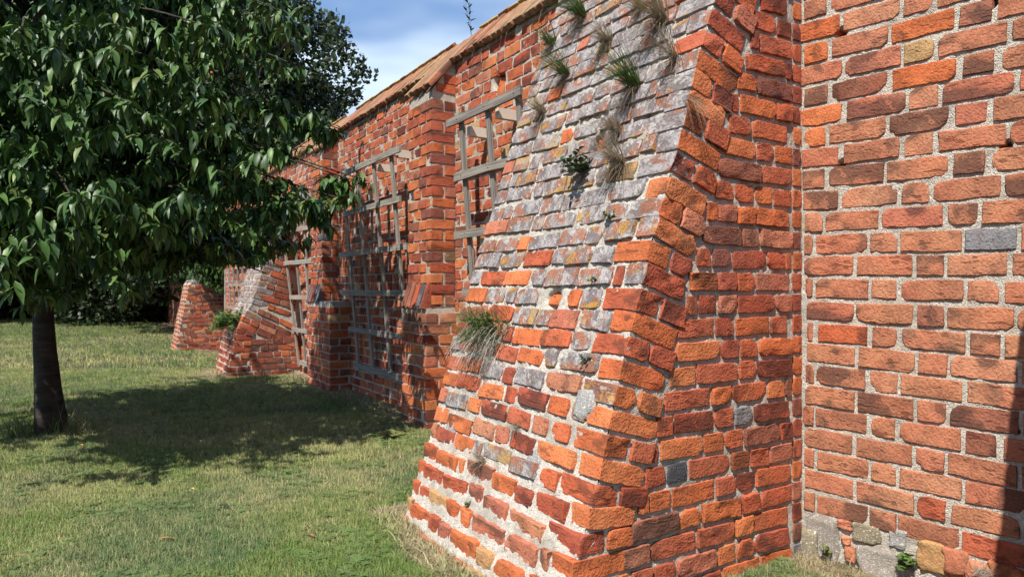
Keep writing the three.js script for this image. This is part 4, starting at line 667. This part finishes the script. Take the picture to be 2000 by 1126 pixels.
  // leaves
  const L = [leafGeo(0.165, 0.048, 0.35, 0.35, 1, 5), leafGeo(0.15, 0.044, 0.55, 0.25, 2, 5), leafGeo(0.18, 0.05, 0.2, 0.45, 3, 5)], leaves = [], m = new THREE.Matrix4(), q = new THREE.Quaternion();
  for (const [a, b] of twigs) { const n = 16 + Math.floor(rn() * 8), d = b.clone().sub(a);
    for (let i = 0; i < n; i++) {
      const p = a.clone().addScaledVector(d, Math.pow(rn(), 0.42) * 1.03).add(V((rn() - 0.5) * 0.07, (rn() - 0.5) * 0.05, (rn() - 0.5) * 0.07)); if (p.y < 1.05 + 0.2 * rn()) continue;
      const h = rn() * 6.283, dir = V(Math.cos(h), 0.05 - 1.6 * rn(), Math.sin(h)).normalize(), up = V(Math.cos(h) * 0.8 + (rn() - 0.5) * 0.5, 0.8, Math.sin(h) * 0.8 + (rn() - 0.5) * 0.5), x = dir.clone().cross(up).normalize(), z = x.clone().cross(dir).normalize(), s = 0.38 + 0.76 * Math.pow(rn(), 0.6); if (outside(p)) continue;
      leaves.push({ m: new THREE.Matrix4().makeBasis(x, dir, z).scale(V(s, s, s)).setPosition(p.x, p.y, p.z), p, k: Math.floor(rn() * 3), c: rn() < 0.05 ? 3 : Math.floor(rn() * 3), d: -p.z });
    } }
  const cell = new Map(); for (const l of leaves) { const Q = px(l.p); if (!inFrame(Q, 0)) continue; const key = Math.round(Q.u / 16) + '_' + Math.round(Q.v / 16), o = cell.get(key); if (!o || o.d > l.d) cell.set(key, l); }
  const shown = new Set([...cell.values()].sort((a, b) => a.d - b.d).slice(0, 300)), off = root.position;
  for (const l of shown) { const o = new THREE.Mesh(L[l.k], M.cherryLeaf[l.c]); o.name = 'leaf'; o.castShadow = o.receiveShadow = true; o.applyMatrix4(new THREE.Matrix4().makeTranslation(-off.x, -off.y, -off.z).multiply(l.m)); root.add(o); }
  const rest = leaves.filter(l => !shown.has(l)), crown = new THREE.InstancedMesh(L[0], foliage([1, 1, 1], 0.2, 0.46), rest.length), c = new THREE.Color();
  rest.forEach((l, i) => { crown.setMatrixAt(i, l.m); const t = M.cherryLeaf[l.c].color, v = 0.8 + 0.4 * rn(); crown.setColorAt(i, c.setRGB(t.r * v, t.g * v, t.b * v)); });
  crown.name = 'foliage'; crown.userData.kind = 'stuff'; crown.castShadow = crown.receiveShadow = true; crown.position.copy(off).negate(); root.add(crown);
  for (const [u, v, d] of [[413, 142, 5.6], [155, 195, 5.2], [515, 100, 6.2], [520, 410, 5.9], [512, 420, 5.9], [527, 418, 5.9]]) part('cherry', new THREE.SphereGeometry(0.011, 10, 8).translate(...at(u, v, d).toArray()), M.cherry, root);
  console.log('cherry leaves', leaves.length, 'twigs', twigs.length);
}
// broad trees further off: trunk, limbs and a crown of leaf-sized faces in clumps
const clumpLeaf = mergeGeometries([0, 1, 2, 3, 4, 5].map(i => leafGeo(0.30, 0.19, 0.25, 0.2, 60 + i, 2).applyMatrix4(new THREE.Matrix4().makeRotationFromEuler(new THREE.Euler(i * 1.1, i * 2.3, i * 0.7)).setPosition(0.16 * Math.sin(i * 2.1), 0.14 * Math.cos(i * 1.7), 0.16 * Math.sin(i * 3.3)))));
function tree(label, x, z, h, rad, low, seed, o = {}) {
  const root = thing(o.name || 'tree', label, o.category || 'tree', o.group || 'trees behind the wall and lawn'), rn = mulberry(seed), g0 = groundY(x, z) - 0.1, B = V(x, g0, z);
  if (o.trunk !== false) {
    part('trunk', limb([B, V(x + 0.1, g0 + h * 0.2, z), V(x - 0.15, g0 + h * 0.5, z + 0.1), V(x, g0 + h * 0.85, z)], h * 0.028, h * 0.006, seed, 14, 10, h * 0.01), M.bark, root);
    for (let i = 0; i < 7; i++) { const a = i * 2.4 + seed, y = g0 + lerp(low + 0.5, h * 0.75, i / 6), s = V(x, y, z), e = V(x + Math.cos(a) * rad * 0.75, y + rad * 0.35, z + Math.sin(a) * rad * 0.75); part('limb', limb([s, s.clone().lerp(e, 0.5).add(V(0, 0.3, 0)), e], h * 0.01, 0.03, seed + i, 8, 7), M.bark, root); }
  }
  const lobes = []; const n = o.lobes || 26; for (let i = 0; i < n; i++) { const a = i * 2.399 + seed, s = (i + 0.5) / n, y = lerp(low, h, s), ring = rad * Math.pow(Math.sin(Math.PI * Math.min(0.94, 0.16 + 0.8 * s)), 0.7); const r = ring * (i % 3 === 0 ? 0.25 : 0.62 + 0.2 * rn()); lobes.push([x + Math.cos(a) * r, g0 + y, z + Math.sin(a) * r, rad * (0.26 + 0.16 * rn())]); }
  const per = o.per || 330, N = lobes.length * per, im = new THREE.InstancedMesh(clumpLeaf, o.leaf || M.darkLeaf, N), m = new THREE.Matrix4(), q = new THREE.Quaternion(), e = new THREE.Euler(), c = new THREE.Color(); let k = 0;
  for (const [lx, ly, lz, lr] of lobes) { const tone = 0.8 + 0.45 * rn(); for (let i = 0; i < per; i++) {
    const d = V(rn() * 2 - 1, rn() * 2 - 1, rn() * 2 - 1).normalize(), r = lr * (0.45 + 0.6 * Math.pow(rn(), 0.5)) * (1 + 0.3 * fbm3(d.x * 2.5 + lx, d.y * 2.5, d.z * 2.5, 2));
    const s = (o.leafSize || 1) * (0.6 + 0.7 * rn()), Y = Math.max(ly + d.y * r * 0.85, g0 + 0.15); q.setFromEuler(e.set(rn() * 6.3, rn() * 6.3, rn() * 6.3)); m.compose(V(lx + d.x * r, Y, lz + d.z * r), q, V(s, s, s)); im.setMatrixAt(k, m); const v = tone * (0.75 + 0.5 * rn()); im.setColorAt(k++, c.setRGB(v, v, v * 0.9)); } }
  im.name = 'crown'; im.userData.kind = 'stuff'; im.castShadow = im.receiveShadow = true; root.add(im); return root;
}
tree('big dark broadleaf tree behind the wall, tallest against the sky', -13.2, -31, 15, 6.4, 3.0, 31, { lobes: 40, per: 420 });
tree('dark tree filling the gap left of the big tree', -20.5, -36, 14, 6.2, 1.2, 43, { lobes: 30, per: 320 });
tree('dark tree at the end of the lawn behind the trunk', -28, -37, 14, 6.6, 1.4, 47, { lobes: 30, per: 320 });
tree('leftmost dark tree at the end of the lawn', -36.5, -38, 14, 7, 1.4, 53, { lobes: 30, per: 300 });
tree('far dark tree between the low wall and the wood', -24.5, -46, 16, 8, 0.6, 59, { lobes: 30, per: 300 });
for (const [x, z, s, lb] of [[-19.5, -38.5, 61, 'low dark shrub at the foot of the far low wall'], [-24, -39.5, 62, 'low dark shrub below the trees, second from the far wall'], [-29, -40, 63, 'low dark shrub below the trees, third from the far wall'], [-34, -41, 64, 'low dark shrub at the far left end of the lawn']]) tree(lb, x, z, 3.4, 2.9, 0.4, s, { name: 'shrub', category: 'shrub', group: 'dark shrubs below the trees', trunk: false, lobes: 12, per: 260 });
{ // ivy hanging over the low wall beyond the tall one
  const root = thing('ivy', 'green ivy hanging over the low wall beside the small far buttress', 'ivy'), rn = mulberry(77), g = leafGeo(0.13, 0.12, 0.2, 0.15, 5, 3), n = 3600, im = new THREE.InstancedMesh(g, foliage([0.075, 0.14, 0.032], 0.25, 0.5), n), m = new THREE.Matrix4();
  const stem = [MAIN.W(19.4, 0.2, -0.2), MAIN.W(19.3, 1.2, -0.15), MAIN.W(19.2, 2.2, 0.0), MAIN.W(19.1, 3.0, 0.2)]; part('stem', limb(stem, 0.03, 0.012, 5), M.bark, root);
  for (let i = 0; i < n; i++) { const a = rn(), b = rn(), t = 18.75 + 1.9 * a, y = 1.45 + 1.9 * b * (0.75 + 0.4 * fbm3(t * 2, 3, 1, 2)), P = MAIN.W(t, y, -0.1 + (0.2 + 0.8 * rn()) * (0.65 + 0.5 * fbm3(t * 3, y * 3, 2, 2)) * sstep(1.25, 2.0, y) * 1.5), dir = V(rn() - 0.5, -0.8 - rn(), rn() - 0.2).normalize(), up = MAIN.N.clone().add(V(rn() - 0.5, 0.5, rn() - 0.5)), x = dir.clone().cross(up).normalize(), z = x.clone().cross(dir), s = 0.7 + 0.6 * rn(); m.makeBasis(x, dir, z).scale(V(s, s, s)).setPosition(P.x, P.y, P.z); im.setMatrixAt(i, m); }
  im.name = 'foliage'; im.userData.kind = 'stuff'; im.castShadow = im.receiveShadow = true; root.add(im);
}

// ---------------------------------------------------------------- weeds and grass tufts
M.green = foliage([0.115, 0.20, 0.040], 0.3, 0.55); M.greenDark = foliage([0.045, 0.085, 0.022], 0.25, 0.5); M.yellowGreen = foliage([0.17, 0.20, 0.040], 0.3, 0.6);
M.straw = new THREE.MeshStandardMaterial({ color: lin(0.36, 0.29, 0.19), roughness: 0.9, side: THREE.DoubleSide });
M.strawDark = new THREE.MeshStandardMaterial({ color: lin(0.16, 0.115, 0.075), roughness: 0.9, side: THREE.DoubleSide });
M.strawGrey = new THREE.MeshStandardMaterial({ color: lin(0.40, 0.36, 0.30), roughness: 0.9, side: THREE.DoubleSide });
// blades from a root: dir is the mean direction, grav how much they arch over
function blades(P, dir, n, len, spread, grav, w, rn, foot = 0.03) {
  const pos = [], idx = [], uv = [], seg = 4;
  for (let i = 0; i < n; i++) {
    const d = dir.clone().add(V(rn() - 0.5, (rn() - 0.5) * 0.8, rn() - 0.5).multiplyScalar(spread * 2)).normalize(), L = len * (0.45 + 0.75 * rn()), p = P.clone().add(V((rn() - 0.5) * 2 * foot, (rn() - 0.5) * foot, (rn() - 0.5) * 2 * foot)), side = V(rn() - 0.5, 0.2 * (rn() - 0.5), rn() - 0.5).normalize().multiplyScalar(w), o = pos.length / 3, g = grav * (0.4 + 1.1 * rn());
    for (let k = 0; k <= seg; k++) { const s = k / seg, q = p.clone().addScaledVector(d, L * s).add(V(0, -g * L * s * s, 0)), ww = 1 - 0.93 * s * s; pos.push(q.x - side.x * ww, q.y, q.z - side.z * ww, q.x + side.x * ww, q.y, q.z + side.z * ww); uv.push(0, s, 1, s); }
    for (let k = 0; k < seg; k++) { const q = o + k * 2; idx.push(q, q + 1, q + 3, q, q + 3, q + 2); }
  }
  const g = new THREE.BufferGeometry(); g.setAttribute('position', new THREE.Float32BufferAttribute(pos, 3)); g.setAttribute('uv', new THREE.Float32BufferAttribute(uv, 2)); g.setIndex(idx); g.computeVertexNormals(); return g;
}
function sprig(P, dir, nStem, len, nLeaf, leafLen, rn, wide = 0.5, grav = 0.3, spread = 0.5) { // stems with small leaves: [stems, leaves]
  const st = [], lf = [];
  for (let i = 0; i < nStem; i++) {
    const d = dir.clone().add(V(rn() - 0.5, (rn() - 0.5) * 0.7, rn() - 0.5).multiplyScalar(spread * 2)).normalize(), L = len * (0.5 + 0.6 * rn()), at_ = s => P.clone().addScaledVector(d, L * s).add(V(0, -grav * L * s * s, 0));
    st.push(limb([at_(0), at_(0.35), at_(0.7), at_(1)], 0.0022, 0.0009, i, 6, 5));
    for (let k = 0; k < nLeaf; k++) { const s = 0.15 + 0.87 * (k + rn() * 0.6) / nLeaf, a = rn() * 6.283, ld = V(Math.cos(a), 0.25 + 0.5 * rn(), Math.sin(a)).addScaledVector(d, 0.4).normalize(), up = V(rn() - 0.5, 1, rn() - 0.5), x = ld.clone().cross(up).normalize(), z = x.clone().cross(ld), q = at_(Math.min(1, s)), l = leafLen * (0.6 + 0.7 * rn()); lf.push(leafGeo(l, l * wide, 0.25, 0.25, i * 31 + k, 3).applyMatrix4(new THREE.Matrix4().makeBasis(x, ld, z).setPosition(q.x, q.y, q.z))); }
  }
  return [mergeGeometries(st), mergeGeometries(lf)];
}
const onFront = (u, v, prof, t0, t1, y0, y1, F = MAIN) => { let best, bd = 1e9; for (let t = t0; t <= t1; t += 0.01) for (let y = y0; y < y1; y += 0.01) { const P = F.W(t, y, prof(y)), q = px(P), e = (q.u - u) ** 2 + (q.v - v) ** 2; if (e < bd) { bd = e; best = P; } } return best; };
const B1front = (u, v) => onFront(u, v, B1, 0, 1.69, 0, 3.6);
const slopeOut = MAIN.N.clone().add(V(0, 0.9, 0)).normalize(), hang = MAIN.N.clone().add(V(0, -0.15, 0)).normalize();
let weedSeed = 1;
function weed(name, label, P, o) {
  const rn = mulberry(9000 + weedSeed++ * 13), root = thing(name, label, o.category || 'plant', o.group === undefined ? 'weeds growing on the brick slope' : o.group);
  for (const [kind, ...a] of o.bits) {
    if (kind === 'blades') { const [nm, mat, dir, n, len, spread, grav, w = 0.0012, foot = 0.03] = a; part(nm, blades(P, dir, n, len, spread, grav, w, rn, foot), mat, root); }
    else { const [mat, dir, nS, len, nL, ll, wide, grav, spread] = a, [s, l] = sprig(P, dir, nS, len, nL, ll, rn, wide, grav, spread); part('stems', s, M.greenDark, root); part('leaves', l, mat, root); }
  }
  return root;
}
const tuftDry = (u, v, label, len = 0.22, n = 90, k = (len *= 1.7, n *= 2)) => weed('grass_tuft', label, B1front(u, v), { bits: [['blades', 'dry_blades', M.straw, slopeOut, Math.round(n * 0.75), len, 0.45, 0.35, 0.0015], ['blades', 'old_blades', M.strawDark, hang, Math.round(n * 0.6), len * 0.5, 0.7, 0.5, 0.0017]] });
const tuftGreen = (u, v, label, len = 0.18, n = 70, k = (len *= 1.6, n *= 2)) => weed('grass_tuft', label, B1front(u, v), { bits: [['blades', 'green_blades', M.green, slopeOut, n, len, 0.4, 0.3, 0.0024], ['blades', 'old_blades', M.strawDark, hang, Math.round(n * 0.8), len * 0.5, 0.7, 0.5, 0.0017]] });
{
  const P = B1front(968, 648);
  weed('weed_clump', 'large clump of grass and clover hanging from the slope', P, { bits: [['blades', 'green_blades', M.green, slopeOut, 640, 0.24, 0.6, 0.35, 0.0021, 0.18], ['blades', 'dry_blades', M.strawGrey, MAIN.N.clone().add(V(0, -0.5, 0)).normalize(), 330, 0.2, 0.45, 0.8, 0.0013, 0.16], ['sprig', M.yellowGreen, slopeOut.clone().addScaledVector(MAIN.T, 0.6).normalize(), 60, 0.26, 16, 0.024, 0.75, 0.4, 0.8]] });
  const low = thing('weed_clump', 'thin trailing weed below the large clump', 'plant', 'weeds growing on the brick slope'), rn = mulberry(99), Q = B1front(1005, 735);
  const [s, l] = sprig(Q, MAIN.N.clone().multiplyScalar(0.25).add(V(0, -1, 0)).normalize(), 6, 0.26, 12, 0.018, rn, 0.7, 0.1, 0.15); part('stems', s, M.greenDark, low); part('leaves', l, M.green, low); part('dry_blades', blades(B1front(1018, 825), hang, 90, 0.1, 0.7, 0.6, 0.001, rn), M.strawDark, low);
}
tuftDry(1298, 42, 'tall straw-coloured grass tuft near the top right of the slope', 0.30, 120);
tuftGreen(1140, 35, 'fresh green grass tuft at the top under the coping', 0.2, 90);
tuftDry(1190, 82, 'brown withered tuft near the top middle of the slope', 0.15, 110);
tuftGreen(1108, 150, 'thin green tuft at upper left of the slope', 0.2, 60);
tuftGreen(1240, 172, 'dark green tuft hanging from the upper middle of the slope', 0.24, 90);
tuftDry(1062, 222, 'dry tuft at the left edge above the trellis rail', 0.17, 80);
tuftDry(1212, 320, 'dry grass tuft beside the dark leafy weed', 0.22, 100);
tuftDry(1205, 258, 'small dry tuft above the middle of the slope', 0.13, 60);
tuftDry(1322, 112, 'wispy dry stalks on the upper right slope', 0.22, 50);
tuftGreen(1080, 88, 'wispy grass at the top left beside the coping', 0.16, 40);
tuftDry(948, 905, 'small dry tuft low on the slope', 0.12, 60);
tuftDry(1255, 20, 'short brown tuft at the very top of the slope', 0.12, 60);
weed('leafy_weed', 'dark leafy weed in the middle of the slope', B1front(1142, 338), { bits: [['sprig', M.greenDark, slopeOut, 20, 0.2, 10, 0.04, 0.55, 0.3, 0.8], ['blades', 'old_blades', M.strawDark, hang, 80, 0.11, 0.6, 0.6, 0.001]] });
weed('leafy_weed', 'small green weed beside the orange lichen patch', B1front(1196, 428), { bits: [['sprig', M.green, slopeOut, 7, 0.09, 7, 0.022, 0.5, 0.2, 0.7]] });
weed('leafy_weed', 'small dark weed in a joint right of the large clump', B1front(1150, 708), { bits: [['sprig', M.greenDark, slopeOut, 8, 0.09, 7, 0.02, 0.5, 0.3, 0.8]] });
weed('leafy_weed', 'tiny weed low on the left of the slope', B1front(920, 988), { bits: [['sprig', M.green, slopeOut, 5, 0.06, 6, 0.02, 0.5, 0.3, 0.8]] });
weed('leafy_weed', 'tiny weed in the joint beside the grey brick end', B1front(1165, 550), { bits: [['sprig', M.greenDark, slopeOut, 5, 0.06, 6, 0.018, 0.5, 0.3, 0.8]] });
weed('dry_stalks', 'withered brown stalks hanging over the buttress corner', B1front(1345, 190), { bits: [['blades', 'stalks', M.strawDark, MAIN.X.clone().add(V(0, -0.2, 0.1)).normalize(), 60, 0.2, 0.5, 0.7, 0.0009], ['blades', 'long_stalks', M.straw, MAIN.X.clone().multiplyScalar(0.7).add(V(0, -0.3, 0.3)).normalize(), 10, 0.4, 0.35, 0.5, 0.0010]] });
const nogroup = undefined;
{
  const P2 = onFront(462, 632, B2, 10.6, 11.98, 0.4, 2, MAIN);
  weed('weed_clump', 'bright green bushy weed on the second buttress', P2, { group: null, bits: [['sprig', foliage([0.17, 0.29, 0.055], 0.3, 0.55), slopeOut, 90, 0.5, 18, 0.06, 0.5, 0.4, 0.9], ['blades', 'green_blades', M.green, slopeOut.clone().addScaledVector(MAIN.T, 0.6), 420, 0.42, 0.6, 0.5, 0.005, 0.25], ['blades', 'dry_blades', M.strawGrey, MAIN.N.clone().add(V(0, -1, 0)).normalize(), 120, 0.34, 0.3, 0.6, 0.003, 0.14]] });
  const tR = MAIN.tAt(921, RIDGE.p), PR = MAIN.W(tR, RIDGE.y + 0.0, RIDGE.p);
  weed('seedling', 'thin leafy seedling growing on the coping against the sky', PR, { group: null, bits: [['sprig', M.greenDark, V(-0.12, 1, 0).normalize(), 2, 0.44, 15, 0.075, 0.28, 0.0, 0.07]] });
  const onSide = (u, v, p) => { const t = SIDE.tAt(u, p), P = SIDE.W(t, 0, p); P.y = EYE - (v - 563) * -P.z / FOCAL; return P; };
  weed('leafy_weed', 'green lobed weed at the foot of the right wall', onSide(1770, 1112, 0.05), { group: null, bits: [['sprig', M.green, V(-0.3, 1, 0.4).normalize(), 10, 0.085, 4, 0.045, 0.85, 0.15, 0.7]] });
  weed('leafy_weed', 'small pale weed beside the corner field stone', onSide(1612, 1088, 0.05), { group: null, bits: [['sprig', M.yellowGreen, V(-0.1, 1, 0.3).normalize(), 5, 0.09, 5, 0.026, 0.6, 0.15, 0.4]] });
  weed('grass_tuft', 'grey dry tuft at the foot of the right wall', onSide(1915, 1122, 0.06), { group: null, bits: [['blades', 'dry_blades', M.strawGrey, V(0.2, 0.5, 0.4).normalize(), 120, 0.13, 0.6, 0.4, 0.001]] });
  // straw and grass in the corner between buttress and wall
  const C = thing('grass_strip', 'straw and thin grass in the corner below the right wall', 'grass'), rn = mulberry(313);
  const gs = [], ds = []; for (let i = 0; i < 34; i++) { const t = -0.02 - 1.2 * rn(), p = 0.06 + 1.0 * rn() * (0.35 + 0.65 * rn()), P = SIDE.W(t, 0, p); P.y = groundY(P.x, P.z); (i % 3 ? ds : gs).push(blades(P, V(0.1, 0.8, 0.25).normalize(), 26, 0.1, 0.8, 0.5, 0.0011, rn, 0.07)); }
  part('dry_blades', mergeGeometries(ds), M.straw, C); part('green_blades', mergeGeometries(gs), M.yellowGreen, C); C.userData.kind = 'stuff';
  // tall grass round the cherry trunk
  const T0 = V(-4.82, 0, -7.1); T0.y = groundY(T0.x, T0.z);
  const tall = (dx, dz, label, bits) => weed('tall_grass', label, T0.clone().add(V(dx, 0, dz)), { group: 'unmown grass round the cherry trunk', category: 'grass', bits });
  tall(-0.12, 0.22, 'unmown green grass left of the cherry trunk', [['blades', 'green_blades', M.green, V(-0.15, 1, 0.1), 150, 0.34, 0.4, 0.3, 0.003, 0.14], ['blades', 'dry_blades', M.straw, V(0, 1, 0.1), 50, 0.3, 0.5, 0.3, 0.0025, 0.14]]);
  tall(0.28, 0.12, 'unmown dry grass right of the cherry trunk with seed stalks', [['blades', 'green_blades', M.green, V(0.15, 1, 0), 110, 0.3, 0.5, 0.4, 0.003, 0.16], ['blades', 'seed_stalks', M.strawDark, V(0.25, 1, 0), 26, 0.62, 0.4, 0.25, 0.003, 0.1], ['blades', 'arching_blades', M.straw, V(0.8, 0.75, 0.1).normalize(), 20, 0.6, 0.25, 0.4, 0.003, 0.08]]);
  // broad-leaved plant on the lawn near the wall
  const H = at(762, 858, 6.85); H.y = groundY(H.x, H.z);
  const hr = thing('broadleaf_plant', 'broad pale green leaves lying on the lawn near the wall', 'plant'), hn = mulberry(12);
  for (let i = 0; i < 6; i++) { const a = i * 1.05 + 0.3, d = V(Math.cos(a), 0.42 + 0.3 * hn(), Math.sin(a) * 0.8).normalize(), x = d.clone().cross(YY).normalize(), z = x.clone().cross(d), l = 0.13 + 0.09 * hn(); part('leaf', leafGeo(l, l * 0.62, 0.35, 0.2, 40 + i, 5).applyMatrix4(new THREE.Matrix4().makeBasis(x, d, z).setPosition(H.x, H.y, H.z)), M.yellowGreen, hr); }
  // fallen leaves and bits on the grass
  const fl = [[425, 997, [0.03, 0.045, 0.016], 0.11, 0.045, 0.1, 'dark fallen leaf lying on the sunny lawn'], [308, 1063, [0.36, 0.17, 0.06], 0.11, 0.028, 0.9, 'curled brown fallen leaf near the bottom of the lawn'], [467, 932, [0.16, 0.20, 0.11], 0.10, 0.022, 0.8, 'narrow grey-green fallen leaf below the tree shadow'], [372, 963, [0.5, 0.36, 0.16], 0.035, 0.02, 0.3, 'tiny tan fallen leaf left of the dark leaf'], [202, 928, [0.03, 0.045, 0.016], 0.07, 0.03, 0.2, 'small dark fallen leaf on the left of the lawn'], [604, 1055, [0.30, 0.13, 0.07], 0.03, 0.022, 0.2, 'tiny red-brown fallen leaf near the buttress'], [155, 876, [0.42, 0.17, 0.06], 0.04, 0.03, 0.2, 'orange fallen leaf below the cherry trunk']];
  for (const [u, v, c, l, w, cl, lb] of fl) { const d = 1.5 * FOCAL / (v - 563), P = at(u, v, d); P.y = groundY(P.x, P.z) + 0.028; const rn2 = mulberry(Math.round(u)), a = cl === 0.9 || cl === 0.8 ? -0.5 : rn2() * 0.4, dir = V(Math.cos(a), 0.12, Math.sin(a)).normalize(), x = dir.clone().cross(YY).normalize(), z = x.clone().cross(dir), g = leafGeo(l, w, 0.3, 0.5, Math.round(u), 6); const m = new THREE.Mesh(g.applyMatrix4(new THREE.Matrix4().makeBasis(x, dir, z)), new THREE.MeshStandardMaterial({ color: lin(...c), roughness: 0.6, side: THREE.DoubleSide })); m.position.copy(P); m.name = numbered('fallen_leaf'); m.castShadow = m.receiveShadow = true; tag(m, lb, 'leaf', 'leaves fallen on the lawn'); scene.add(m); }
}
renderer.render(scene, camera);
